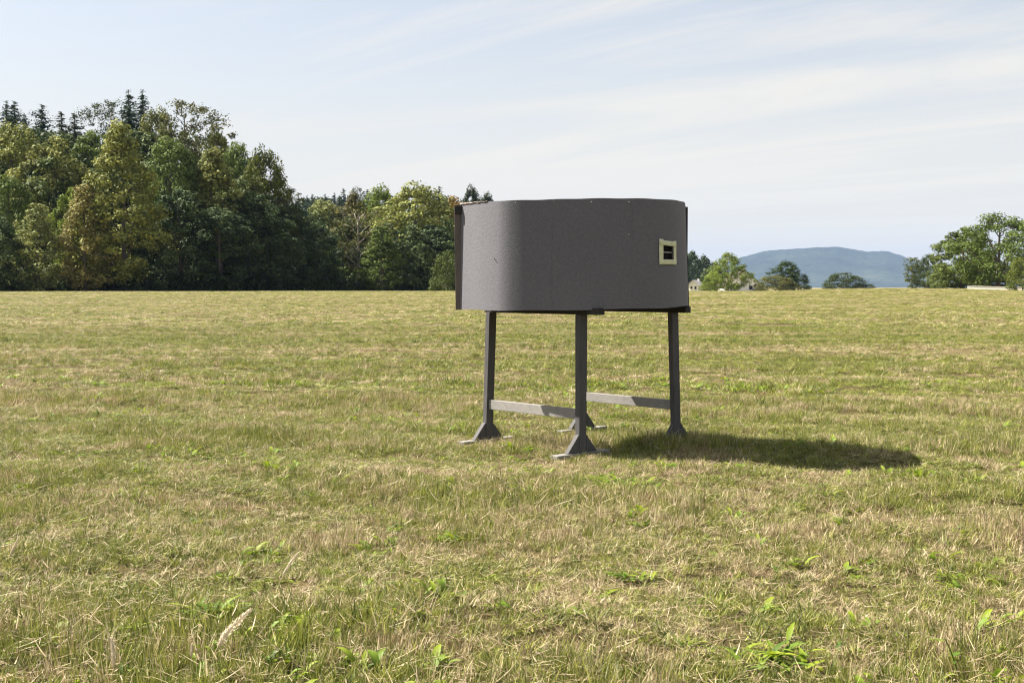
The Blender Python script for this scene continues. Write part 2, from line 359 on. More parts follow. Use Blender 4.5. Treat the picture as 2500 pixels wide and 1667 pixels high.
def mountain():
    prof = np.array([(1150, 700), (1450, 690), (1640, 672), (1745, 648), (1810, 625), (1840, 618), (1865, 610), (1900, 608), (1960, 604), (1985, 602), (2040, 600), (2075, 605), (2110, 612), (2150, 611), (2165, 611), (2200, 622), (2240, 640), (2300, 668), (2400, 688), (2600, 698), (2900, 700)], float)
    us = np.linspace(1150, 2900, 300); ds = np.linspace(10500, 16000, 90); U, D = np.meshgrid(us, ds)
    R = np.interp(U, prof[:, 0], HOR - prof[:, 1])/F*13500
    p = np.where(D < 13500, S(10500, 13800, D), 1 - 0.8*S(13300, 16000, D))
    X = (U - 1250)/F*D; r2 = np.random.default_rng(5); rough = 0
    for i in range(36):
        a = r2.uniform(0, 3.14); k = 2*math.pi/r2.uniform(150, 2200); rough = rough + np.sin(X*math.cos(a)*k + D*math.sin(a)*k + r2.uniform(0, 6))*(0.010/k if k > 0.02 else 0.006/k)*0.5
    Z = R*p + rough*S(0, 140, R*p)*0.35 - 4 + r2.normal(0, 3.0, X.shape)*S(80, 250, R*p)
    r_, c_ = X.shape; idx = np.arange(r_*c_).reshape(r_, c_)
    f = np.stack([idx[:-1, :-1], idx[:-1, 1:], idx[1:, 1:], idx[1:, :-1]], -1).reshape(-1, 4)
    return tag(link('mountain', mesh_np('mountain', np.stack([X, D, Z], -1).reshape(-1, 3), f, smooth=True), m_mount), kind='structure')
mountain()

# ------------------------------------------------------------------ trees
def leaves_np(centres, radii, per, size, r, updir=0.35, puff_tone=0.3, flat=0.8, jitter=0.28):
    """leaf-sized quads gathered in puffs; returns verts, faces, tone per face"""
    c = np.repeat(centres, per, axis=0); rad = np.repeat(radii, per)
    n = len(c); d = r.normal(size=(n, 3)); d /= np.linalg.norm(d, axis=1)[:, None]
    rr = rad*r.uniform(0.35, 1.0, n)**0.5*(1 + r.normal(0, jitter, n)*0.35)
    pos = c + d*rr[:, None]*np.array([1, 1, flat])
    nrm = d*0.95 + r.normal(size=(n, 3))*0.42 + np.array([0, 0, updir]); nrm /= np.linalg.norm(nrm, axis=1)[:, None]
    a = np.cross(nrm, r.normal(size=(n, 3))); a /= np.linalg.norm(a, axis=1)[:, None] + 1e-9; bb = np.cross(nrm, a)
    s = size*r.uniform(0.55, 1.35, n)
    a = a*(s*0.5)[:, None]; bb = bb*(s*0.5*r.uniform(0.5, 0.95, n))[:, None]
    V = np.stack([pos - a, pos - bb*0.9 + a*0.1, pos + a, pos + bb], 1).reshape(-1, 3)
    tone = np.clip(0.5 + np.repeat(r.normal(0, puff_tone*0.5, len(centres)), per) + r.normal(0, 0.17, n), 0, 1)
    return V, np.arange(n*4).reshape(n, 4), tone
def puffs_in(env, n, r, rmin, rmax, shell=0.5, lobes=0.25):
    """puff centres inside a crown of revolution: env(t) = radius at height t (0..1)"""
    P, R = [], []; ph = r.uniform(0, 6.28, 4)
    tries = 0
    while len(P) < n and tries < n*60:
        tries += 1
        t = r.uniform(0, 1); a = r.uniform(0, 6.28)
        e = env(t)*(1 + lobes*(math.sin(2*a + ph[0] + 3*t) * 0.5 + math.sin(3*a + ph[1] - 5*t)*0.5))
        q = e*(shell + (1 - shell)*r.uniform(0, 1)) if r.uniform() < 0.8 else e*r.uniform(0, 1)**0.5
        if r.uniform() > env(t)/1.0 + 0.25: continue
        p = np.array([q*math.cos(a), q*math.sin(a), t]); rad = r.uniform(rmin, rmax)
        if P and np.min(np.linalg.norm((np.array(P) - p), axis=1)) < rad*0.55 and r.uniform() < 0.8: continue
        P.append(p); R.append(rad)
    return np.array(P), np.array(R)
PROTO = {}
def proto_broad(key, env, H=24., Wd=14., base=0.06, n=150, per=95, leaf=0.42, rmin=0.07, rmax=0.14, seed=1, shell=0.55, trunk_r=0.38, limbs=14, lobes=0.25, bark=None, lean=0.0, flat=0.8, jitter=0.28):
    r = np.random.default_rng(seed)
    P, R = puffs_in(env, n, r, rmin, rmax, shell, lobes)
    cen = np.stack([P[:, 0]*Wd/2, P[:, 1]*Wd/2, H*(base + (1 - base)*P[:, 2]*0.97)], 1); rad = R*Wd
    V, Fc, tone = leaves_np(cen, rad, per, leaf, r, flat=flat, jitter=jitter)
    V[:, 2] = np.maximum(V[:, 2], 0.05)
    crown = mesh_np(key + '_crown', V, Fc, {'tone': ('FACE', tone)}); crown.materials.append(m_leaf)
    zs = np.linspace(-0.6, H*0.86, 9); tp = np.stack([np.cumsum(r.normal(0, 0.10, 9))*0.6, np.cumsum(r.normal(0, 0.10, 9))*0.6, zs], 1)
    parts = [tube_np(tp, trunk_r*np.linspace(1.15, 0.12, 9)**0.9, 8)]
    ids = r.choice(len(cen), min(limbs, len(cen)), replace=False)
    for i in ids:
        c = cen[i]; z0 = max(H*0.10, c[2] - np.hypot(c[0], c[1])*r.uniform(0.7, 1.2)); z0 = min(z0, H*0.8)
        k = np.interp(z0, zs, np.arange(9)); st = np.array([np.interp(z0, zs, tp[:, 0]), np.interp(z0, zs, tp[:, 1]), z0])
        q = np.linspace(0, 1, 6)[:, None]; pts = st + (c - st)*q + np.array([0, 0, 1])*np.sin(q*3.14)*np.linalg.norm(c - st)*r.uniform(-0.12, 0.22) + r.normal(0, 0.28, (6, 3))*np.sin(q*2.6)
        rr = trunk_r*np.interp(z0, [0, H], [0.5, 0.2])
        parts.append(tube_np(pts, np.linspace(rr, 0.04, 6), 6))
    V2, F2 = merge(parts); tr = mesh_np(key + '_trunk', V2, F2, smooth=True); tr.materials.append(bark or m_bark)
    PROTO[key] = (crown, tr, H, Wd)
def proto_spruce(key, H=26., Wd=8., seed=1, tiers=46, gap=0.0, shape=0.82, droop=0.36):
    r = np.random.default_rng(seed); V, tn = [], []
    for ti in range(tiers):
        t = (ti + r.uniform(-0.3, 0.3))/tiers; z = H*(0.07 + 0.93*t); L = Wd/2*(max(0.0, 1 - t)**shape*0.95 + 0.03)*r.uniform(0.75, 1.15)
        nb = int(9 + 9*(1 - t))
        for bi in range(nb):
            if r.uniform() < gap: continue
            a = r.uniform(0, 6.28); l = L*r.uniform(0.45, 1.2); zj = r.uniform(-0.5, 0.5)*H/tiers*1.3; ns = max(4, int(l*6)); tone = np.clip(r.normal(0.5, 0.2), 0, 1)
            for k in range(ns):
                q = (k + r.uniform())/ns; rr = l*q
                p = np.array([rr*math.cos(a), rr*math.sin(a), z + zj - droop*rr + 0.12*rr*q]) + r.normal(0, 0.10, 3)
                side = np.array([-math.sin(a), math.cos(a), 0]); fw = np.array([math.cos(a), math.sin(a), -droop]); s = 0.52*(0.40 + 0.60*(1 - t)**0.5)*(1.15 - 0.5*q)*r.uniform(0.6, 1.3)
                w1 = side*s*r.uniform(-1, 1) + fw*s*0.6; w2 = np.array([0, 0, -0.6])*s + r.normal(0, 0.25, 3)*s
                V += [p - w1*0.6, p - w1*0.2 + w2, p + w1, p + w1*0.3 - w2*0.3]; tn.append(np.clip(tone + r.normal(0, 0.15), 0, 1))
    V = np.array(V); V[:, 2] = np.maximum(V[:, 2], 0.05); Fc = np.arange(len(V)).reshape(-1, 4)
    crown = mesh_np(key + '_crown', V, Fc, {'tone': ('FACE', np.array(tn))}); crown.materials.append(m_needle)
    v, f = tube_np([(0, 0, -0.6), (0.05, 0, H*0.4), (0, 0.04, H*0.99)], [0.34, 0.22, 0.03], 7)
    tr = mesh_np(key + '_trunk', v, f, smooth=True); tr.materials.append(m_bark)
    PROTO[key] = (crown, tr, H, Wd)
ov = lambda t: max(0.05, (math.sin(math.pi*min(1, (t*0.86 + 0.12)))**0.75))
egg = lambda t: max(0.05, math.sin(math.pi*(0.13 + 0.85*t)**0.75)**0.8)             # widest low
tall = lambda t: max(0.06, min(1, (t + 0.12)*3.0)*(1 - t**1.7*0.93))
high = lambda t: max(0.05, math.sin(math.pi*(0.06 + 0.9*t)**1.35)**0.8)
proto_broad('lime', tall, 27, 14, 0.05, n=210, per=80, leaf=0.48, rmin=0.06, rmax=0.11, seed=11)
proto_broad('ash', ov, 24, 14, 0.06, n=170, per=88, leaf=0.51, rmin=0.06, rmax=0.13, seed=12)
proto_broad('oak', ov, 22, 17, 0.05, n=170, per=95, leaf=0.53, rmin=0.06, rmax=0.12, seed=13, lobes=0.4)
proto_broad('maple', egg, 23, 15, 0.03, n=180, per=88, leaf=0.52, rmin=0.05, rmax=0.12, seed=14, lobes=0.35)
proto_broad('birch', high, 25, 11, 0.18, n=120, per=48, leaf=0.34, rmin=0.06, rmax=0.13, seed=15, limbs=26, trunk_r=0.26, jitter=0.6, lobes=0.5)
proto_broad('alder', tall, 17, 9, 0.03, n=140, per=70, leaf=0.34, rmin=0.06, rmax=0.12, seed=16, trunk_r=0.22, jitter=0.4)
proto_broad('sparse', high, 20, 12, 0.22, n=80, per=36, leaf=0.36, rmin=0.06, rmax=0.13, seed=17, limbs=26, trunk_r=0.30, bark=m_palebark, jitter=0.7, lobes=0.6)
proto_broad('shrub', lambda t: max(0.1, math.cos(t*1.5)**0.6), 7, 8, 0.0, n=110, per=70, leaf=0.26, rmin=0.07, rmax=0.13, seed=18, trunk_r=0.10)
proto_broad('walnut', egg, 12, 13, 0.02, n=150, per=80, leaf=0.36, rmin=0.06, rmax=0.11, seed=19, lobes=0.45, trunk_r=0.3)
proto_broad('column', lambda t: 0.75 + 0.25*math.sin(3.1*t) if t < 0.93 else 0.5, 9, 3.2, 0.03, n=90, per=50, leaf=0.24, rmin=0.12, rmax=0.24, seed=20, trunk_r=0.12)
proto_broad('open', ov, 14, 16, 0.10, n=125, per=130, leaf=0.36, rmin=0.06, rmax=0.13, seed=23, limbs=22, trunk_r=0.36, shell=0.72, lobes=0.4, flat=0.6)
proto_spruce('spruce', 28, 12, 21, gap=0.08)
proto_spruce('thinspruce', 28, 10, 24, gap=0.2, tiers=40)
proto_spruce('pine', 24, 10, 25, tiers=34, gap=0.1, shape=0.5, droop=0.1)

def place(key, name, px, top, wpx, d, col, label, group=None, cat='tree', rot=None, hmax=60.):
    """a tree standing on the ground d metres away whose tip is seen at (px, top), wpx photo pixels wide"""
    crown, trunk, H, Wd = PROTO[key]
    p = ray(px, top, d); x = p.x; g0 = float(G(x, d)); h = p.z - g0
    if h > hmax or h < 1.0: print('HEIGHT', label, round(h, 1), 'ground', round(g0, 1))
    e = empty(name, (x, d, g0), label, cat, group)
    w = wpx*d/F*(3.3 if 'spruce' in key else 1.7 if key == 'pine' else 1.12)
    e.rotation_euler = (0, 0, rot if rot is not None else random.uniform(0, 6.28)); e.scale = (w/Wd, w/Wd, h/H)
    tr = link('trunk', trunk, parent=e); cw = link('crown', crown, parent=e)
    for o in (tr, cw): o.color = (*col, 1)
    return e
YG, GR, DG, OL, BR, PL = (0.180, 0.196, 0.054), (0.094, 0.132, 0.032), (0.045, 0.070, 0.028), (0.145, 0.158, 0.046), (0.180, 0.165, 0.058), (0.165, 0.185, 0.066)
BG, OR, SP = (0.135, 0.180, 0.032), (0.20, 0.13, 0.036), (0.030, 0.052, 0.034)
W = [
 # front of the wood, left to right
 ('maple', 'broadleaf_tree', -15, 520, 150, 199, DG, 'dark leafy tree cut off by the left picture edge at the field margin'),
 ('alder', 'broadleaf_tree', 88, 488, 150, 200, PL, 'small pale green tree at the wood edge, second from the left picture edge'),
 ('alder', 'broadleaf_tree', 205, 440, 150, 203, BR, 'brownish yellow thin tree just left of the tall yellow-green tree'),
 ('maple', 'broadleaf_tree', 170, 452, 100, 212, BG, 'bright green tree peeping out behind the brownish yellow tree'),
 ('lime', 'broadleaf_tree', 292, 298, 225, 207, YG, 'tall conical yellow-green tree, largest at the front of the wood'),
 ('ash', 'broadleaf_tree', 20, 425, 130, 216, GR, 'green tree behind the dark tree at the left picture edge'),
 ('maple', 'broadleaf_tree', 128, 325, 200, 235, OL, 'large olive green tree rising behind the small pale tree'),
 ('oak', 'broadleaf_tree', 30, 305, 190, 252, YG, 'round-topped yellowish tree high on the hill at the left picture edge'),
 ('ash', 'broadleaf_tree', 222, 315, 130, 248, GR, 'clumpy green tree on the slope left of the tall yellow-green tree top'),
 ('ash', 'broadleaf_tree', 415, 330, 170, 226, GR, 'green tree right of the tall yellow-green tree with lit top'),
 ('lime', 'broadleaf_tree', 520, 362, 200, 226, OL, 'pale olive topped tree in the middle of the dark slope'),
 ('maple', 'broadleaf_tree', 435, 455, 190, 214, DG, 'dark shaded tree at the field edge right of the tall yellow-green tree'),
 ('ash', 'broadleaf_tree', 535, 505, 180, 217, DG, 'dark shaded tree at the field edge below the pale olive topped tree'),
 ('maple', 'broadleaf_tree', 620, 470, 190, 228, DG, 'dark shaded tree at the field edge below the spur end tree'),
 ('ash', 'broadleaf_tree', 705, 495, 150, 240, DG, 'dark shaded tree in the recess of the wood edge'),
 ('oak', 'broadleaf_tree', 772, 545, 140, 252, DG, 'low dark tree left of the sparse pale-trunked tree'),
 # slope and skyline of the hill
 ('spruce', 'spruce_tree', 16, 246, 62, 292, SP, 'leftmost tall spruce on the hilltop skyline'),
 ('spruce', 'spruce_tree', 34, 247, 70, 288, SP, 'second spruce from the left on the hilltop skyline'),
 ('pine', 'pine_tree', 60, 275, 56, 285, SP, 'short dark conifer beside the two leftmost skyline spruces'),
 ('pine', 'pine_tree', 102, 252, 92, 280, SP, 'broad round-topped dark conifer on the left skyline'),
 ('thinspruce', 'spruce_tree', 149, 272, 60, 282, (0.032, 0.048, 0.0224), 'thin conifer tip right of the round-topped conifer'),
 ('thinspruce', 'spruce_tree', 181, 276, 66, 280, (0.036, 0.048, 0.0224), 'small spiky conifer midway along the left skyline'),
 ('birch', 'broadleaf_tree', 268, 236, 130, 282, (0.044, 0.06, 0.024), 'airy dark tree beside the pair of tall skyline spruces'),
 ('spruce', 'spruce_tree', 314, 220, 72, 276, SP, 'left one of the two tallest skyline spruces'),
 ('spruce', 'spruce_tree', 347, 219, 70, 274, SP, 'right one of the two tallest skyline spruces'),
 ('oak', 'broadleaf_tree', 388, 268, 120, 268, OL, 'rounded green tree between the tall spruces and the airy hilltop tree'),
 ('birch', 'broadleaf_tree', 455, 234, 165, 262, (0.08, 0.084, 0.028), 'airy high tree with sky showing through on the hilltop'),
 ('oak', 'broadleaf_tree', 525, 318, 140, 258, OL, 'bushy tree on the skyline just below the airy hilltop tree'),
 ('ash', 'broadleaf_tree', 582, 342, 110, 250, GR, 'dark green tree halfway down the skyline slope'),
 ('oak', 'broadleaf_tree', 640, 366, 140, 240, (0.084, 0.1, 0.0208), 'yellow-green tree at the lower end of the skyline slope'),
 ('birch', 'broadleaf_tree', 695, 448, 110, 240, (0.064, 0.08, 0.024), 'thin-leaved tree at the foot of the skyline slope'),
 # recess and the lower wood towards the booth
 ('ash', 'broadleaf_tree', 792, 486, 130, 305, PL, 'pale green tree behind the dark recess of the wood'),
 ('lime', 'broadleaf_tree', 862, 470, 120, 305, (0.088, 0.08, 0.0256), 'olive brown tree behind the sparse pale-trunked tree'),
 ('sparse', 'broadleaf_tree', 872, 490, 165, 262, (0.1, 0.1, 0.032), 'sparse tree with bare pale trunk and dead lower branches'),
 ('alder', 'broadleaf_tree', 930, 545, 130, 254, (0.072, 0.104, 0.0208), 'bright leafy tree with thin trunk right of the sparse tree'),
 ('oak', 'broadleaf_tree', 930, 458, 130, 306, BG, 'green tree behind the bright leafy tree'),
 ('oak', 'broadleaf_tree', 1015, 452, 220, 288, YG, 'broad yellow-green oak-like tree left of the booth'),
 ('maple', 'broadleaf_tree', 1112, 474, 120, 296, OR, 'orange-tinged tree peeping over the booth corner'),
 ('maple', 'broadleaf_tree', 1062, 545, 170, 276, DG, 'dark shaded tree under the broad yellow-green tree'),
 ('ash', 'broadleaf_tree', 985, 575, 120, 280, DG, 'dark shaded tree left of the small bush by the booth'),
 ('shrub', 'bush', 1090, 612, 84, 232, (0.068, 0.092, 0.024), 'rounded green bush at the field edge beside the booth'),
 ('pine', 'pine_tree', 1072, 452, 60, 420, SP, 'dark conifer on the skyline above the broad yellow-green tree'),
 ('thinspruce', 'spruce_tree', 1028, 456, 40, 425, SP, 'small dark conifer tip behind the broad yellow-green tree'),
 ('oak', 'broadleaf_tree', 1150, 457, 70, 420, (0.028, 0.044, 0.0192), 'dark skyline tree just above the booth top-left corner'),
 ('oak', 'broadleaf_tree', 1190, 474, 70, 425, (0.032, 0.048, 0.0192), 'last dark tree on the skyline before it drops behind the booth'),
 ('birch', 'broadleaf_tree', 870, 450, 56, 430, (0.04, 0.052, 0.024), 'airy tree breaking the ridge skyline, tallest there'),
 ('thinspruce', 'spruce_tree', 896, 462, 40, 430, SP, 'thin conifer right of the airy ridge tree'),
 ('thinspruce', 'spruce_tree', 839, 460, 36, 440, SP, 'thin conifer left of the airy ridge tree'),
]
for a in W: place(*a)
_k = 0
for px, top, w, d in ((728, 478, 30, 470), (750, 477, 30, 480), (762, 474, 34, 470), (781, 481, 26, 480), (794, 474, 34, 470), (816, 471, 34, 480), (828, 478, 26, 465), (843, 476, 30, 470)):
    nth = ('leftmost', 'second', 'third', 'fourth', 'fifth', 'sixth', 'seventh', 'last')[_k]; _k += 1
    place('spruce', 'spruce_tree', px, top, w, d, SP, nth + ' from the left of the small dark spruces lined along the low ridge' if nth not in ('leftmost', 'last') else nth + ' of the small dark spruces lined along the low ridge', 'spruces along the low ridge')
R_ = [
 ('walnut', 'broadleaf_tree', 1778, 616, 92, 380, BG, 'rounded bright green tree standing before the white gabled house', 'tree'),
 ('shrub', 'bush', 1738, 672, 56, 372, BG, 'low bright green shrub left of the rounded tree by the house', 'bush'),
 ('shrub', 'bush', 1895, 672, 96, 368, (0.10, 0.105, 0.034), 'low olive bush right of the white gabled house', 'bush'),
 ('oak', 'broadleaf_tree', 1918, 638, 72, 386, (0.04, 0.064, 0.0208), 'dark green tree behind the low olive bush', 'tree'),
 ('shrub', 'bush', 1950, 664, 64, 384, DG, 'dark bushy shrub at the right of the low olive bush', 'bush'),
 ('shrub', 'bush', 1852, 690, 30, 376, DG, 'small dark shrub against the white house wall', 'bush'),
 ('shrub', 'bush', 2062, 666, 100, 330, (0.044, 0.0624, 0.0224), 'lone dark round bush in front of the blue mountain', 'bush'),
 ('shrub', 'bush', 2106, 690, 56, 332, (0.048, 0.068, 0.024), 'low green scrub trailing right from the lone round bush', 'bush'),
 ('column', 'broadleaf_tree', 2228, 626, 32, 300, (0.08, 0.1, 0.032), 'narrow upright tree at the right foot of the mountain', 'tree'),
 ('walnut', 'broadleaf_tree', 2266, 620, 62, 330, (0.048, 0.068, 0.024), 'small rounded tree right of the narrow upright tree', 'tree'),
 ('walnut', 'broadleaf_tree', 2302, 640, 76, 290, (0.08, 0.104, 0.0272), 'light green low tree left of the large right-hand trees', 'tree'),
 ('maple', 'broadleaf_tree', 2350, 552, 135, 232, (0.076, 0.1, 0.024), 'tall light green tree left of the open-crowned tree', 'tree'),
 ('open', 'broadleaf_tree', 2440, 520, 215, 215, (0.068, 0.1, 0.0208), 'big open-crowned tree with dark branches showing, at the right', 'tree'),
 ('walnut', 'broadleaf_tree', 2385, 598, 90, 236, (0.075, 0.105, 0.026), 'mid-height tree between the two big trees at the right', 'tree'),
 ('oak', 'broadleaf_tree', 2420, 635, 150, 240, (0.04, 0.06, 0.0192), 'shaded tree below the open-crowned tree', 'tree'),
 ('shrub', 'bush', 2500, 628, 76, 195, (0.096, 0.12, 0.024), 'bright yellow-green shrub at the right picture edge', 'bush'),
]
for k, nm, px, top, w, d, col, lab, cat in R_: place(k, nm, px, top, w, d, col, lab, cat=cat)

# woodland further in, read as one mass: trees crowded on both hills
def wood_mass(name, label, spots, leaf, n, per, seed, col):
    r = np.random.default_rng(seed); VV, FF, TT, o = [], [], [], 0
    for (x, y, h, w) in spots:
        P, R = puffs_in(ov if r.uniform() < 0.6 else tall, n, r, 0.09, 0.17, 0.6, 0.35); g0 = float(G(x, y))
        cen = np.stack([x + P[:, 0]*w/2, y + P[:, 1]*w/2, g0 + h*(0.04 + 0.93*P[:, 2])], 1)
        V, Fc, tone = leaves_np(cen, R*w, per, leaf, r); VV.append(V); FF.append(Fc + o); TT.append(np.clip(tone + r.normal(0, 0.18), 0, 1)); o += len(V)
    me = mesh_np(name, np.vstack(VV), np.vstack(FF), {'tone': ('FACE', np.concatenate(TT))})
    ob = link(name, me, m_leaf); ob.color = (*col, 1); return tag(ob, label, 'woodland', kind='stuff')
sp_ = []
r = np.random.default_rng(31)
for i in range(46):                                             # hill on the left, between and behind the separate trees
    d = r.uniform(228, 300); px = r.uniform(-260, 640); x = (px - 1250)/F*d; g0 = float(G(x, d))
    lim = np.interp(px, [-300, 0, 60, 130, 240, 330, 430, 500, 560, 640, 700], [300, 305, 305, 320, 335, 310, 300, 330, 380, 420, 480]); zt = ray(px, lim, d).z
    h = min(r.uniform(17, 24), zt - g0)
    if h > 8: sp_.append((x, d, h, r.uniform(9, 13)))
for i in range(22):
    d = r.uniform(262, 330); px = r.uniform(700, 1130); x = (px - 1250)/F*d; g0 = float(G(x, d)); zt = ray(px, 515, d).z
    h = min(r.uniform(14, 20), zt - g0)
    if h > 6: sp_.append((x, d, h, r.uniform(9, 13)))
wood_mass('woodland', 'crowded dark green woodland filling the hill behind the separate trees', sp_, 0.75, 50, 48, 32, (0.06, 0.085, 0.03))
sp_ = []
for i in range(190):
    px = r.uniform(560, 1775); d = r.uniform(400, 800) if px < 1500 else r.uniform(600, 760); x = (px - 1250)/F*d; g0 = float(G(x, d))
    lim = np.interp(px, [560, 720, 1000, 1200, 1450, 1640, 1700, 1745, 1765], [470, 485, 470, 492, 540, 600, 617, 640, 668]); zt = ray(px, lim, d).z
    h = min(r.uniform(15, 22), zt - g0)
    if h > 7: sp_.append((x, d, h, r.uniform(11, 15)))
wood_mass('far_woodland', 'distant bluish green woodland on the low hill behind the booth', sp_, 1.1, 40, 30, 33, (0.045, 0.066, 0.026))
def undergrowth():
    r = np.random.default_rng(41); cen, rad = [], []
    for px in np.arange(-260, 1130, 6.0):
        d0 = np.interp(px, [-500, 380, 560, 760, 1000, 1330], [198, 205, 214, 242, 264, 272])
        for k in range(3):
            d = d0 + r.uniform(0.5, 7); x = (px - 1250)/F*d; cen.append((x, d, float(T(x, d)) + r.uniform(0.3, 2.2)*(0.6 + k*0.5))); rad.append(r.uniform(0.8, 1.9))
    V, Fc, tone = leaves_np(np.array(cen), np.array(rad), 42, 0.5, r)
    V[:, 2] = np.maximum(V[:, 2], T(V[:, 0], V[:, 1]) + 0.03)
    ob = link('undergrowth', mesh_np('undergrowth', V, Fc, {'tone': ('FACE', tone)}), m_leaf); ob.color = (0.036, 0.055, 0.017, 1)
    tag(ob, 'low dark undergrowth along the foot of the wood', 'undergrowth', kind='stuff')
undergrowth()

# ------------------------------------------------------------------ village: houses, steeple, wall
def house(name, px, d, w, depth, eave, ridge, rotz, mwall, mroof, label, windows):
    p = ray(px, 700, d); g0 = float(G(p.x, d)) - 0.3
    e = empty(name, (p.x, d, g0), label, 'house'); e.rotation_euler = (0, 0, rotz)
    # gable faces -Y of the house
    poly = [Vector((-w/2, 0, 0)), Vector((w/2, 0, 0)), Vector((w/2, 0, eave)), Vector((0, 0, ridge)), Vector((-w/2, 0, eave))]
    link('wall', prismmesh('wall', poly, (0, depth, 0)), mwall, e)
    sl_ = math.atan2(ridge - eave, w/2); ln = math.hypot(w/2, ridge - eave) + 0.7
    for s in (-1, 1):
        dirv = Vector((s*math.cos(sl_), 0, -math.sin(sl_))); nrm = Vector((s*math.sin(sl_), 0, math.cos(sl_)))
        link('roof', boxmesh('roof', Vector((0, 0, ridge + 0.02)) + dirv*(ln/2) + nrm*0.14, dirv*(ln/2), Vector((0, depth/2 + 0.6, 0)), nrm*0.12), mroof, e)
    link('chimney', boxmesh('chimney', (w*0.16, depth*0.2, ridge - 0.1), (0.3, 0, 0), (0, 0.3, 0), (0, 0, 0.9)), mwall, e)
    for (x, z, ww, hh) in windows:
        wf = link('window', boxmesh('window', (x, -depth/2 - 0.02, z), (ww/2 + 0.09, 0, 0), (0, 0.05, 0), (0, 0, hh/2 + 0.09)), m_paper, e)
        link('pane', boxmesh('pane', (x, -depth/2 - 0.085, z), (ww/2, 0, 0), (0, 0.02, 0), (0, 0, hh/2)), m_glass, wf)
    return e
house('house', 1806, 425, 13.0, 11.0, 2.4, 7.6, 0.05, m_white, m_roofbrown, 'white gabled house with dark roof behind the rounded green tree', [(2.6, 1.5, 1.2, 1.3), (-2.4, 1.5, 1.2, 1.3), (0.2, 4.6, 1.0, 1.2)])
house('house', 1699, 520, 4.4, 6.0, 2.5, 4.6, -0.5, m_white, m_roofgrey, 'small white house with grey roof at the booth right edge', [(-0.9, 1.5, 0.8, 1.0), (0.95, 1.4, 0.8, 1.2)])
def steeple():
    d = 640; p = ray(1722, 700, d); g0 = float(T(p.x, d)) - 0.5; zt = ray(1722, 671, d).z - g0
    e = empty('church_tower', (p.x, d, g0), 'slender white church spire left of the rounded green tree', 'church tower')
    link('tower', boxmesh('tower', (0, 0, zt*0.27), (0.75, 0, 0), (0, 0.75, 0), (0, 0, zt*0.27), taper=0.92), m_white, e)
    link('belfry', boxmesh('belfry', (0, 0, zt*0.58), (0.58, 0, 0), (0, 0.58, 0), (0, 0, zt*0.06)), m_white, e)
    link('spire', boxmesh('spire', (0, 0, zt*0.81), (0.6, 0, 0), (0, 0.6, 0), (0, 0, zt*0.19), taper=0.05), m_white, e)
steeple()
def low_wall():
    a, b_ = ray(2362, 705, 203), ray(2560, 705, 196); n = 10; c0 = (a + b_)/2
    e = empty('garden_wall', (c0.x, c0.y, float(G(c0.x, c0.y))), 'low pale wall under the big trees at the right picture edge', 'wall')
    for i in range(n):
        q = a.lerp(b_, (i + 0.5)/n); ax = (b_ - a); ax.z = 0; L = ax.length/n; ax.normalize(); gz = float(G(q.x, q.y))
        link('wall_section', boxmesh('wall_section', (q.x - c0.x, q.y - c0.y, gz + 0.2 - e.location.z), ax*(L/2 - 0.03), Vector((-ax.y, ax.x, 0))*0.15, (0, 0, 0.32)), m_white, e)
        link('coping', boxmesh('coping', (q.x - c0.x, q.y - c0.y, gz + 0.557 - e.location.z), ax*(L/2 - 0.01), Vector((-ax.y, ax.x, 0))*0.21, (0, 0, 0.035)), m_paper, e)
low_wall()

# ------------------------------------------------------------------ the felt booth on legs
BX, BY = 0.62, 10.62
TH = 0.842; A = Vector((math.cos(TH), -math.sin(TH), 0)); B = Vector((math.sin(TH), math.cos(TH), 0)); UP = Vector((0, 0, 1))
booth = empty('viewing_booth', (BX, BY, 0), 'grey felt covered booth raised on four wooden legs in the field', 'booth')
def bp(me_name, me, mat): return link(me_name, me, mat, booth)
HA, HB, SPL, ZB, ZS = 0.590, 0.600, 0.021, 1.185, 0.355
def legpos(sa, sb, z): return A*(sa*(HA - SPL*z)) + B*(sb*(HB - SPL*z)) + UP*z
for sa, sb in ((-1, -1), (1, -1), (-1, 1), (1, 1)):
    p0, p1 = legpos(sa, sb, 0.03), legpos(sa, sb, ZB - 0.010)
    leg = bp('leg', boxmesh('leg', (p0 + p1)/2, A*0.025, B*0.040, (p1 - p0)/2, 0.004, taper=1.06), m_post)
    f0 = legpos(sa, sb, 0)
    ft = link('foot', boxmesh('foot', f0 + UP*0.024, A*0.042, B*0.305, UP*0.020, 0.006), m_rail, booth)
    for s in (-1, 1):
        q = legpos(sa, sb, 0.045) + B*(s*0.041)
        link('brace', prismmesh('brace', [q, q + B*(s*0.128), q + B*(s*0.118) + UP*0.012, q + UP*0.150], A*0.048, 0.003), m_post, booth)
for sb in (-1, 1):
    p0, p1 = legpos(-1, sb, ZS), legpos(1, sb, ZS)
    bp('stretcher', boxmesh('stretcher', (p0 + p1)/2 - B*0.0, (p1 - p0)/2 - A*0.026, B*0.021, UP*0.042, 0.004), m_rail)
    p0, p1 = legpos(-1, sb, ZB + 0.018), legpos(1, sb, ZB + 0.018)
    bp('beam', boxmesh('beam', (p0 + p1)/2 + A*(0.09 if sb < 0 else 0.06), (p1 - p0)/2 + A*(0.145 if sb < 0 else 0.115), B*0.036, UP*0.028, 0.004), m_dark)
for sa in (-1, 1):
    p0, p1 = legpos(sa*0.8, -1, ZB + 0.075), legpos(sa*0.8, 1, ZB + 0.075)
    bp('crossbeam', boxmesh('crossbeam', (p0 + p1)/2, A*0.035, (p1 - p0)/2 + B*0.12, UP*0.024, 0.004), m_dark)
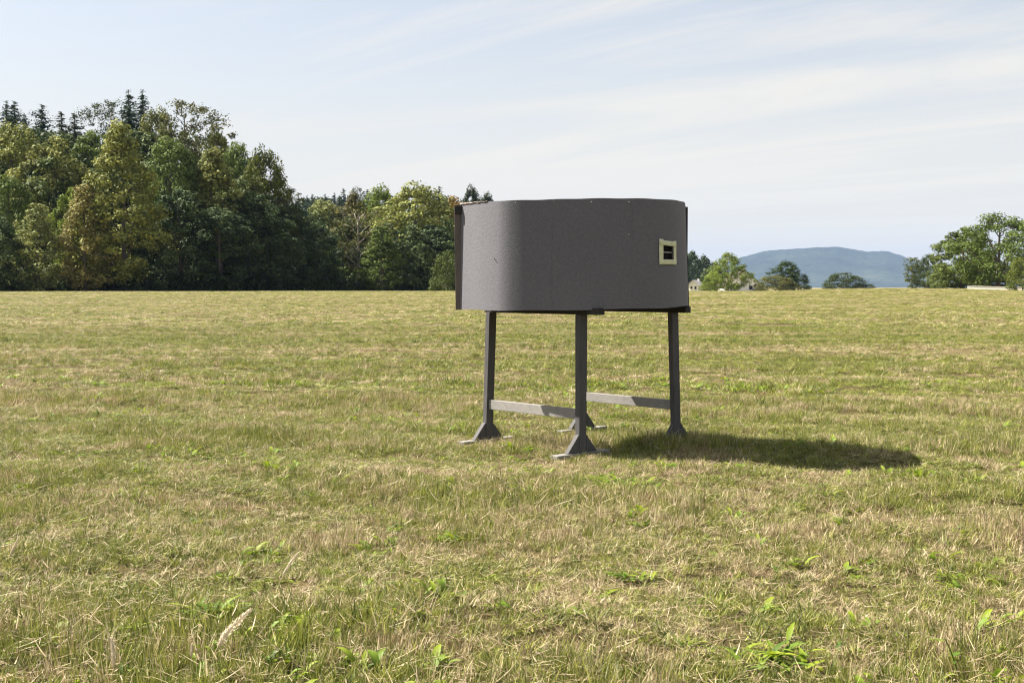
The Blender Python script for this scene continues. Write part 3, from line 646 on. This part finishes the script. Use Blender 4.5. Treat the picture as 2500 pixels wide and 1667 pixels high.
# felt sheet: plan curve (front half), swept upright
PLAN = [(-0.435, 10.345), (-0.345, 10.225), (-0.24, 10.085), (-0.135, 9.955), (-0.065, 9.885), (0.025, 9.835), (0.20, 9.775), (0.45, 9.71), (0.72, 9.665), (0.94, 9.645), (1.10, 9.655), (1.23, 9.71), (1.345, 9.82), (1.43, 10.0), (1.475, 10.17), (1.515, 10.43)]
def catmull(pts, n):
    P = np.array([2*np.array(pts[0]) - np.array(pts[1])] + [np.array(p) for p in pts] + [2*np.array(pts[-1]) - np.array(pts[-2])], float); out_ = []
    for i in range(1, len(P) - 2):
        for q in np.linspace(0, 1, 40, endpoint=False):
            a_, b_, c_, d_ = P[i - 1], P[i], P[i + 1], P[i + 2]
            out_.append(0.5*((2*b_) + (-a_ + c_)*q + (2*a_ - 5*b_ + 4*c_ - d_)*q*q + (-a_ + 3*b_ - 3*c_ + d_)*q**3))
    out_.append(P[-2]); out_ = np.array(out_)
    s = np.concatenate([[0], np.cumsum(np.linalg.norm(np.diff(out_, axis=0), axis=1))])
    return out_, s
curve, sarc = catmull(PLAN, 40); SL = sarc[-1]
def felt_xy(s):
    x = np.interp(s, sarc, curve[:, 0]); y = np.interp(s, sarc, curve[:, 1]); h = 0.01
    tx = np.interp(s + h, sarc, curve[:, 0]) - np.interp(s - h, sarc, curve[:, 0]); ty = np.interp(s + h, sarc, curve[:, 1]) - np.interp(s - h, sarc, curve[:, 1])
    l = math.hypot(tx, ty) + 1e-9; return x, y, ty/l, -tx/l                    # point and outward normal
ZT = 2.112
SEAMS = []
def felt_pt(s, z, off=0.0):
    x, y, nx, ny = felt_xy(min(max(s, 0.0), SL)); k = s/SL
    flare = 0.035*S(0.6, 1.0, k)*(1 - (z - 1.22)/0.89) - 0.012*(1 - S(0, 0.25, k))*(1 - (z - 1.22)/0.89)
    wav = -0.004*sum(math.exp(-((s - q)/0.007)**2) for q in SEAMS) + 0.0015*math.sin(s*5 + 1) + 0.001*math.sin(s*13 + z*2)
    return Vector((x + flare - 0.01 + nx*(off + wav) - BX, y + ny*(off + wav) - BY, z))
def s_of_px(px):                                                         # arc length of the felt seen at photo column px (front side)
    best = min(np.linspace(0, SL, 900), key=lambda s: abs(1250 + F*felt_xy(s)[0]/felt_xy(s)[1] - px)); return float(best)
SEAMS += [s_of_px(1352), s_of_px(1546)]
s_l, s_r = s_of_px(1619), s_of_px(1644); zc_ = EYE + (HOR - 617)/F*9.83
z_lo, z_hi = zc_ - 0.058, zc_ + 0.054
sv = np.unique(np.concatenate([np.linspace(0, s_l, 96), np.linspace(s_l, s_r, 8), np.linspace(s_r, SL, 16)] + [np.array([q - 0.016, q - 0.008, q - 0.004, q, q + 0.004, q + 0.008, q + 0.016]) for q in SEAMS]).round(5))
tv = np.linspace(0, 1, 25)
def z_bot(s): return 1.208 + 0.036*float(S(0.25, 1.0, s/SL)) + 0.003*math.sin(s*9)
def z_top(s): return ZT + 0.002*math.sin(s*5.3 + 0.5) + 0.0015*math.sin(s*19) + 0.0025*(s/SL < 0.14)*math.sin(s*41 + 2*math.sin(s*23))
V, Fc = [], []
zmid = np.concatenate([np.linspace(0, 1, 14)[:-1]*0 + np.linspace(0, 1, 14)[:-1]])
rows = []
for s in sv:
    zb, zt = z_bot(s), z_top(s)
    col = list(np.linspace(zb, z_lo, 12)) + list(np.linspace(z_lo, z_hi, 4))[1:] + list(np.linspace(z_hi, zt, 8))[1:]
    rows.append(len(col)); V += [felt_pt(s, z) for z in col]
nr = rows[0]
for i in range(len(sv) - 1):
    for j in range(nr - 1):
        zmid_ = (V[i*nr + j].z + V[i*nr + j + 1].z)/2; sm = (sv[i] + sv[i + 1])/2
        if s_l < sm < s_r and z_lo < zmid_ < z_hi: continue
        Fc.append((i*nr + j, (i + 1)*nr + j, (i + 1)*nr + j + 1, i*nr + j + 1))
Vo = np.array([tuple(v) for v in V]); Fo = np.array(Fc); off_ = np.array([(-felt_xy(s)[2]*0.012, -felt_xy(s)[3]*0.012, 0) for s in sv]); Vi = Vo + np.repeat(off_, nr, axis=0); nv = len(Vo)
cnt = {}
for f in Fo:
    for a_, b_ in zip(f, np.roll(f, -1)): cnt[(min(a_, b_), max(a_, b_))] = (cnt.get((min(a_, b_), max(a_, b_)), (0,))[0] + 1, a_, b_)
edges = [(v_[1], v_[2]) for v_ in cnt.values() if v_[0] == 1]                   # the sheet's cut edges, closed with their own vertices
Vr, Fr = [], []
for a_, b_ in edges:
    k_ = 2*nv + len(Vr); Vr += [Vo[a_], Vo[b_], Vi[b_], Vi[a_]]; Fr.append((k_ + 3, k_ + 2, k_ + 1, k_))
felt = bp('felt_panel', mesh_np('felt_panel', np.vstack([Vo, Vi, np.array(Vr)]), np.vstack([Fo, Fo[:, ::-1] + nv, np.array(Fr)]), smooth=True), m_felt)
def ribbon(name, s0, s1, z0, z1, off, mat, n=10, m=4, skew=0.0, thick=0.0015):
    V, Fc = [], []
    for i in range(n + 1):
        for j in range(m + 1):
            s = s0 + (s1 - s0)*i/n; z = z0 + (z1 - z0)*j/m + skew*(i/n - 0.5); V.append(tuple(felt_pt(s, z, off + 0.0006*math.sin(i*1.7 + j))))
    for i in range(n):
        for j in range(m): Fc.append((i*(m + 1) + j, (i + 1)*(m + 1) + j, (i + 1)*(m + 1) + j + 1, i*(m + 1) + j + 1))
    me = mesh_np(name, np.array(V), np.array(Fc), smooth=True); return me
win = bp('window', ribbon('window', s_l + 0.004, s_r - 0.004, z_lo + 0.004, z_hi - 0.004, -0.02, m_black), m_black)  # black sheet standing in for the shade inside the opening
win['label'] = 'small dark viewing window framed with yellow tape'
s_o = (s_r - s_l)
def tape(s0, s1, z0, z1, off, skew):
    o = link('tape_strip', ribbon('tape_strip', s0, s1, z0, z1, off, m_tape, skew=skew), m_tape, win)
    md = o.modifiers.new('thickness', 'SOLIDIFY'); md.thickness = 0.001; return o
tape(s_l - 0.040, s_l + 0.002, z_lo - 0.042, z_hi + 0.052, 0.0085, 0.0)        # left, longest
tape(s_r - 0.003, s_r + 0.038, z_lo - 0.042, z_hi + 0.040, 0.0085, 0.0)        # right
tape(s_l - 0.036, s_r + 0.036, z_hi - 0.002, z_hi + 0.038, 0.0105, -0.012)      # top
tape(s_l - 0.038, s_r + 0.038, z_lo - 0.041, z_lo - 0.001, 0.0105, 0.0)        # bottom
link('pale_bar', boxmesh('pale_bar', (felt_pt(s_l, zc_, -0.012) + felt_pt(s_r, zc_, -0.012))/2, (felt_pt(s_r, zc_) - felt_pt(s_l, zc_))/2, Vector((0.002, 0.002, 0)), (0, 0, 0.0025)), m_paper, win)  # thin pale bar across the opening
# frayed pale rim of the felt, upper left
V, Fc = [], []
n = 60; rr = np.random.default_rng(9)
for i in range(n + 1):
    s = 0.40*i/n; zt = z_top(s) + 0.003
    for off, dz in ((-0.008, 0.0), (-0.008, 0.004), (0.0075, 0.004), (0.0075, -0.009*rr.uniform(0, 1)*(1 - i/n))): V.append(tuple(felt_pt(s, zt + dz*(1 - 0.5*i/n), off)))
for i in range(n):
    for j in range(3): Fc.append((i*4 + j, (i + 1)*4 + j, (i + 1)*4 + j + 1, i*4 + j + 1))
fr = bp('frayed_edge', mesh_np('frayed_edge', np.array(V), np.array(Fc)), m_feltedge); fr['label'] = 'frayed pale upper rim of the felt'
# back: two flat dark boards meeting in a square corner behind, over the rear leg
CL, CB, CR = Vector((-0.452, 10.365, 0)), Vector((0.640, 11.44, 0)), Vector((1.530, 10.475, 0))
for p, q, e0, e1 in ((CL, CB, 0.0, 0.0), (CB, CR, 0.013, 0.0)):
    dv = (q - p).normalized(); nv_ = Vector((dv.y, -dv.x, 0)); a_, b_ = p + dv*e0, q - dv*e1; mid_ = (a_ + b_)/2 - Vector((BX, BY, 0))
    bp('back_board', boxmesh('back_board', (mid_.x, mid_.y, (1.215 + ZT - 0.012)/2), (b_ - a_)/2, nv_*0.011, (0, 0, (ZT - 0.012 - 1.215)/2), 0.003), m_dark)
def plate(name, z, th, mat, inset):
    pts = []
    for s in np.linspace(0.02, SL - 0.02, 50):
        x, y, nx, ny = felt_xy(s); pts.append((x - nx*inset - 0.008, y - ny*inset))
    for c_ in (CR + Vector((-0.04, 0.0, 0)), CB + Vector((0, -0.045, 0)), CL + Vector((0.04, 0.0, 0))): pts.append((c_.x, c_.y))
    return bp(name, prismmesh(name, [Vector((p[0] - BX, p[1] - BY, z)) for p in pts], (0, 0, th)), mat)
plate('added_roof_board', ZT - 0.07, 0.018, m_ply, 0.03)  # unseen roof, added; it keeps the booth's cast shadow solid
plate('added_floor_board', 1.342, 0.018, m_dark, 0.03)  # unseen floor, added to close the box so the inside stays black
# left vertical batten, right vertical batten, brown top end of the back board
pl, pr = felt_pt(0, 1.66), felt_pt(SL, 1.66)
def batten(name, x, y, x2, y2, w, t_, z0, z1, mat):
    return bp(name, boxmesh(name, ((x + x2)/2, (y + y2)/2, (z0 + z1)/2), Vector((w, 0, 0)), Vector((0, t_, 0)), Vector(((x2 - x)/2, (y2 - y)/2, (z1 - z0)/2)), 0.004), mat)
bl_ = batten('edge_batten', -0.460 - BX, 10.352 - BY, -0.470 - BX, 10.352 - BY, 0.028, 0.022, 1.205, 2.095, m_batten)
batten('edge_batten', 1.540 - BX, 10.455 - BY, 1.508 - BX, 10.455 - BY, 0.009, 0.015, 1.225, 2.10, m_dark)
bp('batten_cap', boxmesh('batten_cap', (-0.464 - BX, 10.342 - BY, 2.065), (0.031, 0, 0), (0, 0.024, 0), (0, 0, 0.038), 0.004), m_dark)
bp('top_strip', boxmesh('top_strip', (-0.22 - BX, 10.61 - BY, ZT + 0.006), (0.19, 0.172, 0.010), (0.008, -0.009, 0), (0, 0, 0.028), 0.003), m_ply)['label'] = 'brown board end showing above the felt'
# small marks: tear in the felt and nail heads
def mark(name, px, py, a_, w, l, mat):
    s = s_of_px(px); x, y, nx, ny = felt_xy(s); z = EYE + (HOR - py)/F*y; p = felt_pt(s, z, 0.008); tn = Vector((-ny, nx, 0)); d1 = tn*math.cos(a_) + UP*math.sin(a_); d2 = tn*-math.sin(a_) + UP*math.cos(a_)
    return bp(name, boxmesh(name, p, d1*l, d2*w, Vector((nx, ny, 0))*0.002, 0.001, taper=0.7), mat)
mark('felt_tear', 1213, 634, -0.9, 0.003, 0.013, m_black)
for px, py in ((1446, 494), (1537, 494), (1537, 573), (1262, 496)): mark('nail_head', px, py, 0, 0.0035, 0.0035, m_paper)

# ------------------------------------------------------------------ grass: turf pieces scattered over the meadow
def blades(n, r, rad, hmin, hmax, wmin, wmax, lean, dry_mu, dry_sd, curl=0.5, segs=3, lying=0.0, clusters=0):
    """n bent tapering blades; with clusters they stand in small tussocks, each with its own height, lean and dryness"""
    a = r.uniform(0, 6.28, n); h = r.uniform(hmin, hmax, n)*r.uniform(0.6, 1.0, n); w = r.uniform(wmin, wmax, n); dry = r.normal(dry_mu, dry_sd, n); rv = r.uniform(0, 1, n)
    if clusters:
        c = r.integers(0, clusters, n); cc = r.normal(0, rad*0.6, (clusters, 2)); base = cc[c] + r.normal(0, 0.017, (n, 2))
        h = h*r.uniform(0.45, 1.55, clusters)[c]; a = r.uniform(0, 6.28, clusters)[c] + r.normal(0, 0.9, n); dry = r.normal(dry_mu, dry_sd, clusters)[c] + r.normal(0, 0.10, n)
        rv = np.clip(r.uniform(0, 1, clusters)[c]*0.55 + rv*0.45, 0, 1)
    else: base = r.normal(0, rad*0.55, (n, 2))
    ln = np.abs(r.normal(lean, 0.28, n)); ly = r.uniform(0, 1, n) < lying
    ln = np.where(ly, r.uniform(1.25, 1.62, n), np.clip(ln, 0, 1.3)); h = np.where(ly, h*1.4, h); cu = np.where(ly, r.normal(0, 0.15, n), r.uniform(0.1, 1.0, n)*curl)
    fa = r.uniform(0, 6.28, n)
    q = np.linspace(0, 1, segs + 1); V = []
    px = base[:, 0].copy(); py = base[:, 1].copy(); pz = np.where(ly, r.uniform(0.01, 0.05, n), -0.01)
    for i in range(segs + 1):
        ang = ln + cu*q[i]
        if i:
            st = h/segs; px = px + np.cos(a)*np.sin(ang)*st; py = py + np.sin(a)*np.sin(ang)*st; pz = pz + np.cos(ang)*st
        ww = w*(1 - q[i]**1.6)*0.5 + 0.0002
        V.append(np.stack([px - np.cos(fa)*ww, py - np.sin(fa)*ww, np.maximum(pz, 0.003)], 1)); V.append(np.stack([px + np.cos(fa)*ww, py + np.sin(fa)*ww, np.maximum(pz, 0.003)], 1))
    V = np.stack(V, 1)
    k = 2*(segs + 1); off = (np.arange(n)*k)[:, None, None]
    fq = np.array([[2*i, 2*i + 1, 2*i + 3, 2*i + 2] for i in range(segs)])[None]
    Fc = (off + fq).reshape(-1, 4)
    return V.reshape(-1, 3), Fc, np.repeat(rv, k), np.repeat(np.where(ly, 1.0, dry), k), np.tile(np.repeat(q, 2), n)
def leaf_blades(n, r, rad, length, width, rise):
    """broad leaves of a rosette"""
    V, Fc, rnd, dry, al = [], [], [], [], []; o = 0
    for i in range(n):
        a = r.uniform(0, 6.28); L = length*r.uniform(0.55, 1.1); w = width*r.uniform(0.6, 1.2); up = rise*r.uniform(0.5, 1.3); rv = r.uniform(); b0 = r.normal(0, rad, 2); segs = 5
        for k in range(segs + 1):
            q = k/segs; x = L*q*math.cos(min(1.3, up)*(1 - 0.6*q)); z = L*q*math.sin(min(1.3, up)*(1 - 0.55*q)); ww = w*math.sin(math.pi*(0.08 + 0.9*q)**0.9)*0.5*(1 + 0.12*math.sin(k*4 + i))
            c, s = math.cos(a), math.sin(a)
            for sd, lift in ((-1, 0.25), (0, 0), (1, 0.25)):
                V.append((b0[0] + c*x - s*ww*sd, b0[1] + s*x + c*ww*sd, max(0.004, z + ww*lift))); rnd.append(rv*0.8 + 0.2*q); dry.append(0.0); al.append(0.6 + 0.4*q)
        for k in range(segs):
            for j in range(2): Fc.append((o + k*3 + j, o + k*3 + j + 1, o + k*3 + j + 4, o + k*3 + j + 3))
        o += (segs + 1)*3
    return np.array(V), np.array(Fc), np.array(rnd), np.array(dry), np.array(al)
turf_coll = bpy.data.collections.new('turf_pieces')                # source pieces for the scatter, not placed in the scene themselves
def piece(name, data, mat):
    V, Fc, rnd, dry, al = data
    me = mesh_np(name, V, Fc, {'rnd': ('POINT', rnd), 'dry': ('POINT', dry), 'along': ('POINT', al)}); me.materials.append(mat)
    o = bpy.data.objects.new(name, me); turf_coll.objects.link(o); return o
r = np.random.default_rng(51)
NT = 10
for i in range(NT):                                                # 0..9 mown turf, mixed
    piece('turf_%02d' % i, blades(520, r, 0.20, 0.03, 0.085, 0.003, 0.006, 0.30, 0.10, 0.34, 0.6, 3, 0.05, clusters=26), m_blade)
for i in range(3):                                                 # 10..12 taller green tufts
    piece('turf_%02d' % (10 + i), blades(130, r, 0.075, 0.05, 0.12, 0.0034, 0.0065, 0.3, -0.35, 0.15, 0.7, 4), m_blade)
for i in range(3):                                                 # 13..15 dry upright tufts
    piece('turf_%02d' % (13 + i), blades(150, r, 0.08, 0.05, 0.12, 0.0024, 0.0046, 0.22, 0.5, 0.15, 0.4, 3, 0.03), m_blade)
for i in range(4):                                                 # 16..19 small broad-leaved herbs
    piece('turf_%02d' % (16 + i), leaf_blades([9, 13, 18, 7][i], r, 0.03, [0.06, 0.08, 0.045, 0.10][i], [0.026, 0.024, 0.03, 0.03][i], 0.9), m_weed)
for i in range(2):                                                 # 20..21 long straw lying about
    piece('turf_%02d' % (20 + i), blades(12, r, 0.16, 0.06, 0.13, 0.0022, 0.0042, 0.9, 0.6, 0.1, 0.2, 3, 0.5), m_blade)
for i in range(6):                                                 # 22..27 plain short turf for the distance
    piece('turf_%02d' % (22 + i), blades(480, r, 0.20, 0.02, 0.075, 0.0035, 0.0065, 0.25, 0.10, 0.34, 0.5, 2, 0.0, clusters=24), m_blade)
_pp = np.random.default_rng(8).uniform(0, 6.28, (30, 2))
def patch(x, y, sc, k0):
    z = 0
    for i in range(8):
        a = _pp[(k0 + i) % 30, 0]; z = z + np.sin((x*math.cos(a) + y*math.sin(a))*sc*(0.7 + 0.22*i) + _pp[(k0 + i) % 30, 1])
    return z/4
def wedge(n, y0, y1, r, margin):
    y = np.sqrt(r.uniform(y0*y0, y1*y1, n)); x = r.uniform(-1, 1, n)*(0.445*y + margin); return x, y
PX, PY, PI, PS, PH = [], [], [], [], []
def cells(y0, y1, step, margin, idx, sc, hs, seed):
    r = np.random.default_rng(seed); ys = np.arange(y0, y1, step); xm = 0.445*y1 + margin; xs = np.arange(-xm, xm, step); X, Y = np.meshgrid(xs, ys)
    X = X + r.uniform(-0.5, 0.5, X.shape)*step; Y = Y + r.uniform(-0.5, 0.5, X.shape)*step; k = np.abs(X) < 0.445*Y + margin; x, y = X[k], Y[k]; m = len(x)
    PX.append(x); PY.append(y); PI.append(r.integers(idx[0], idx[1], m)); PS.append(sc*r.uniform(0.9, 1.2, m)); PH.append(hs*(1 + 0.5*patch(x, y, 2.6, 3))*(1 + 0.28*np.sin(y*1.9 + x*0.11 + np.sin(x*0.31)*0.7))*r.uniform(0.7, 1.3, m))
def scatter(n, y0, y1, margin, idx, sc, hs, seed, dens=None):
    r = np.random.default_rng(seed); x, y = wedge(n, y0, y1, r, margin)
    if dens is not None:
        k = r.uniform(0, 1, n) < dens(x, y); x, y = x[k], y[k]
    m = len(x); PX.append(x); PY.append(y); PI.append(r.integers(idx[0], idx[1], m)); s = sc*r.uniform(0.8, 1.25, m); PS.append(s); PH.append(hs*(1 + 0.6*patch(x, y, 2.6, 3))*(1 + 0.28*np.sin(y*1.9 + x*0.11 + np.sin(x*0.31)*0.7))*r.uniform(0.7, 1.3, m))
scatter(1500, 3.2, 15, 1.4, (0, NT), 1.0, 0.95, 61)
cells(3.2, 15, 0.165, 1.4, (0, NT), 1.0, 0.92, 71)
cells(14, 42, 0.42, 2.5, (22, 28), 2.0, 1.0, 72)
scatter(2500, 14, 42, 2.5, (22, 28), 2.0, 1.0, 62)
scatter(6800, 40, 125, 5, (22, 28), 5.0, 1.1, 63)
scatter(6500, 120, 215, 8, (22, 28), 8.0, 1.2, 68)
scatter(5200, 3.2, 22, 1.4, (10, 13), 1.0, 0.85, 64, lambda x, y: np.clip(0.25 + 0.9*patch(x, y, 1.5, 9), 0, 1))
scatter(4200, 3.2, 22, 1.4, (13, 16), 1.0, 0.85, 65, lambda x, y: np.clip(0.25 + 0.9*patch(x, y, 1.3, 14), 0, 1))
scatter(6500, 3.2, 18, 1.2, (16, 20), 0.85, 1.35, 66, lambda x, y: np.clip(0.2 + 1.1*patch(x, y, 1.1, 20), 0.10, 1))
scatter(700, 3.2, 12, 1.2, (20, 22), 1.0, 1.0, 67)
fr_ = np.random.default_rng(69)                                      # longer grass the mower left round the four feet
for sa, sb in ((-1, -1), (1, -1), (-1, 1), (1, 1)):
    p = legpos(sa, sb, 0); m = 24; u = fr_.uniform(-0.36, 0.36, m); v = fr_.normal(0, 0.05, m); v = np.where(np.abs(v) < 0.035, np.sign(v)*0.05, v)
    PX.append(BX + p.x + B.x*u + A.x*v); PY.append(BY + p.y + B.y*u + A.y*v); PI.append(fr_.integers(10, 16, m)); PS.append(np.full(m, 0.6)); PH.append(fr_.uniform(0.3, 0.65, m))
X_, Y_ = np.concatenate(PX), np.concatenate(PY); I_, S_, H_ = np.concatenate(PI), np.concatenate(PS), np.clip(np.concatenate(PH)*0.88, 0.3, 1.8)
Z_ = T(X_, Y_) - 0.004
gm = bpy.data.meshes.new('meadow_grass'); gm.vertices.add(len(X_)); gm.vertices.foreach_set('co', np.stack([X_, Y_, Z_], 1).astype(np.float32).ravel())
a_ = gm.attributes.new('piece', 'INT', 'POINT'); a_.data.foreach_set('value', I_.astype(np.int32))
rr = np.zeros((len(X_), 3), np.float32); rr[:, 2] = np.random.default_rng(70).uniform(0, 6.28, len(X_)); a_ = gm.attributes.new('turn', 'FLOAT_VECTOR', 'POINT'); a_.data.foreach_set('vector', rr.ravel())
a_ = gm.attributes.new('size', 'FLOAT_VECTOR', 'POINT'); a_.data.foreach_set('vector', np.stack([S_, S_, H_], 1).astype(np.float32).ravel())
grass = link('meadow_grass', gm, m_blade); tag(grass, 'short mown meadow grass, green mixed with dry straw', 'grass', kind='stuff')
ng = bpy.data.node_groups.new('scatter_turf', 'GeometryNodeTree')
ng.interface.new_socket('Geometry', in_out='INPUT', socket_type='NodeSocketGeometry'); ng.interface.new_socket('Geometry', in_out='OUTPUT', socket_type='NodeSocketGeometry')
gi, go = N(ng, 'NodeGroupInput'), N(ng, 'NodeGroupOutput')
ci = N(ng, 'GeometryNodeCollectionInfo'); ci.inputs['Collection'].default_value = turf_coll; ci.inputs['Separate Children'].default_value = True; ci.inputs['Reset Children'].default_value = True
iop = N(ng, 'GeometryNodeInstanceOnPoints'); iop.inputs['Pick Instance'].default_value = True
def na(nm, dt):
    n = N(ng, 'GeometryNodeInputNamedAttribute', data_type=dt); n.inputs['Name'].default_value = nm
    return [o for o in n.outputs if o.enabled and o.name == 'Attribute'][0]
ng.links.new(gi.outputs[0], iop.inputs['Points']); ng.links.new(ci.outputs[0], iop.inputs['Instance'])
ng.links.new(na('piece', 'INT'), iop.inputs['Instance Index']); ng.links.new(na('size', 'FLOAT_VECTOR'), iop.inputs['Scale'])
e2r = N(ng, 'FunctionNodeEulerToRotation'); ng.links.new(na('turn', 'FLOAT_VECTOR'), e2r.inputs[0]); ng.links.new(e2r.outputs[0], iop.inputs['Rotation'])
ng.links.new(iop.outputs[0], go.inputs[0])
grass.modifiers.new('scatter', 'NODES').node_group = ng

# ------------------------------------------------------------------ single plants in the foreground
def ground_at(px, py):
    d = EYE*F/(py - HOR); p = ray(px, py, d); return Vector((p.x, d, float(T(p.x, d))))
def weed(px, py, n, length, width, rise, label, seed, spread=0.02):
    n = int(n*1.5); length *= 1.12; width *= 1.0; rise *= 1.1
    r = np.random.default_rng(seed); p = ground_at(px, py); e = empty('leafy_weed', p, label, 'weed', 'leafy weeds in the foreground')
    for i in range(n):
        V, Fc, rnd, dry, al = leaf_blades(1, r, spread, length, width, rise)
        link('leaf', mesh_np('leaf', V, Fc, {'rnd': ('POINT', np.clip(rnd, 0, 1)), 'dry': ('POINT', dry - 1), 'along': ('POINT', al)}, smooth=True), m_weed, e)
    return e
weed(530, 1512, 26, 0.13, 0.030, 0.85, 'bright yellow-green leafy clump behind the thick pale seed head', 81, 0.05)
weed(290, 1545, 22, 0.11, 0.020, 0.9, 'narrow-leaved green clump left of the bright leafy clump', 82, 0.06)
weed(1485, 1190, 40, 0.12, 0.028, 0.6, 'wide green leafy patch just in front of the booth', 83, 0.16)
weed(300, 1222, 20, 0.10, 0.026, 0.7, 'small green leafy patch in the field left of the booth', 84, 0.08)
weed(1880, 1625, 30, 0.12, 0.026, 0.8, 'green leafy clump at the bottom right of the foreground', 85, 0.08)
weed(85, 1590, 12, 0.08, 0.034, 0.6, 'round-leaved weed at the bottom left corner', 86, 0.03)
weed(1540, 1425, 18, 0.09, 0.022, 0.8, 'small leafy tuft between the booth and the bottom edge', 87, 0.05)
def seed_stalk(base_px, base_py, pts_px, head_from, head_r, label, seed, mat_stem=None):
    """stalk through photo points at one depth; the last part carries a fluffy head"""
    r = np.random.default_rng(seed); b0 = ground_at(base_px, base_py); d = b0.y
    P = [Vector((0, 0, 0))] + [ray(x, y, d + 0.01*i) - b0 for i, (x, y) in enumerate(pts_px)]
    e = empty('seeding_grass_stalk', b0, label, 'grass stalk', 'tall dry grass stalks in the foreground')
    pts = np.array([tuple(p) for p in P]); q = np.linspace(0, 1, 24); k = np.linspace(0, 1, len(pts))
    line = np.stack([np.interp(q, k, pts[:, j]) for j in range(3)], 1)
    line[1:-1] = (line[:-2] + 2*line[1:-1] + line[2:])/4
    v, f = tube_np(line, np.linspace(0.0017, 0.0009, 24), 5); link('stem', mesh_np('stem', v, f, smooth=True), mat_stem or m_stem, e)
    i0 = int(head_from*23); hl = line[i0:]; VV, FF = [], []
    for i in range(900):
        u = r.uniform(); c = np.array([np.interp(u, np.linspace(0, 1, len(hl)), hl[:, j]) for j in range(3)]); dv = r.normal(size=3); dv /= np.linalg.norm(dv)
        ax = (hl[-1] - hl[0])/np.linalg.norm(hl[-1] - hl[0]); rad = head_r*math.sin(math.pi*(0.08 + 0.88*u))**0.7*r.uniform(0.25, 1)
        c = c + dv*rad; tip = c + (ax*0.8 + dv*0.5)*0.009; sd = np.cross(ax, dv); sd = sd/(np.linalg.norm(sd) + 1e-9)*0.0022
        o = len(VV); VV += [c - sd, c + sd, tip]; FF.append((o, o + 1, o + 2))
    link('seed_head', mesh_np('seed_head', np.array(VV), np.array(FF)), m_seed, e)
    return e
seed_stalk(508, 1655, [(525, 1590), (552, 1545), (612, 1488)], 0.45, 0.018, 'thick pale fluffy seed head leaning right at the lower left', 91)
seed_stalk(672, 1440, [(690, 1405), (705, 1380), (727, 1350)], 0.35, 0.007, 'thin pale seed stalk leaning right above the leafy clump', 92)
seed_stalk(272, 1668, [(276, 1640), (277, 1600), (272, 1560)], 0.45, 0.009, 'upright pale seed head at the bottom left edge', 93)
seed_stalk(462, 1668, [(465, 1640), (467, 1610), (468, 1575)], 0.75, 0.003, 'thin bare upright stalk left of the thick seed head', 94)
seed_stalk(5, 1385, [(20, 1362), (32, 1340), (46, 1312)], 0.5, 0.006, 'pale dry stalk leaning at the left picture edge', 95)
def green_stem():
    b0 = ground_at(2350, 1664); e = empty('tall_weed', b0, 'tall green stem with a few leaves at the bottom right', 'weed'); d = b0.y
    pts = np.array([tuple(ray(x, y, d) - b0) for x, y in ((2350, 1664), (2335, 1630), (2322, 1590), (2308, 1560))]); pts[0] = 0
    v, f = tube_np(pts, [0.003, 0.0028, 0.0024, 0.002], 6); al = np.ones(len(v)); me = mesh_np('stem', v, f, {'rnd': ('POINT', al*0.3), 'dry': ('POINT', al*-1), 'along': ('POINT', al)}, smooth=True); link('stem', me, m_weed, e)
    r = np.random.default_rng(97)
    for k, (q, a) in enumerate(((0.45, 0.1), (0.55, 0.4), (0.97, 2.9), (0.97, 0.2))):
        V, Fc, rnd, dry, al = leaf_blades(1, r, 0.0, 0.07, 0.020, 0.3)
        o = link('leaf', mesh_np('leaf', V, Fc, {'rnd': ('POINT', rnd), 'dry': ('POINT', dry - 1), 'along': ('POINT', al)}, smooth=True), m_weed, e)
        o.location = [np.interp(q, [0, .33, .66, 1], pts[:, j]) for j in range(3)]; o.rotation_euler = (0, 0, a)
green_stem()

# ------------------------------------------------------------------ the air
m_haze = bpy.data.materials.new('valley_haze'); m_haze.use_nodes = True; t = m_haze.node_tree; t.nodes.clear()
out = N(t, 'ShaderNodeOutputMaterial'); pv = N(t, 'ShaderNodeVolumePrincipled'); pv.inputs['Color'].default_value = (0.255, 0.36, 0.60, 1); pv.inputs['Density'].default_value = 0.000042; pv.inputs['Anisotropy'].default_value = 0.0
t.links.new(pv.outputs[0], out.inputs['Volume'])
hz = link('haze', boxmesh('haze', (0, 0, 258.0), (17200, 0, 0), (0, 17200, 0), (0, 0, 272.0)), m_haze); tag(hz, 'pale blue summer haze over the valley', 'haze', kind='stuff')
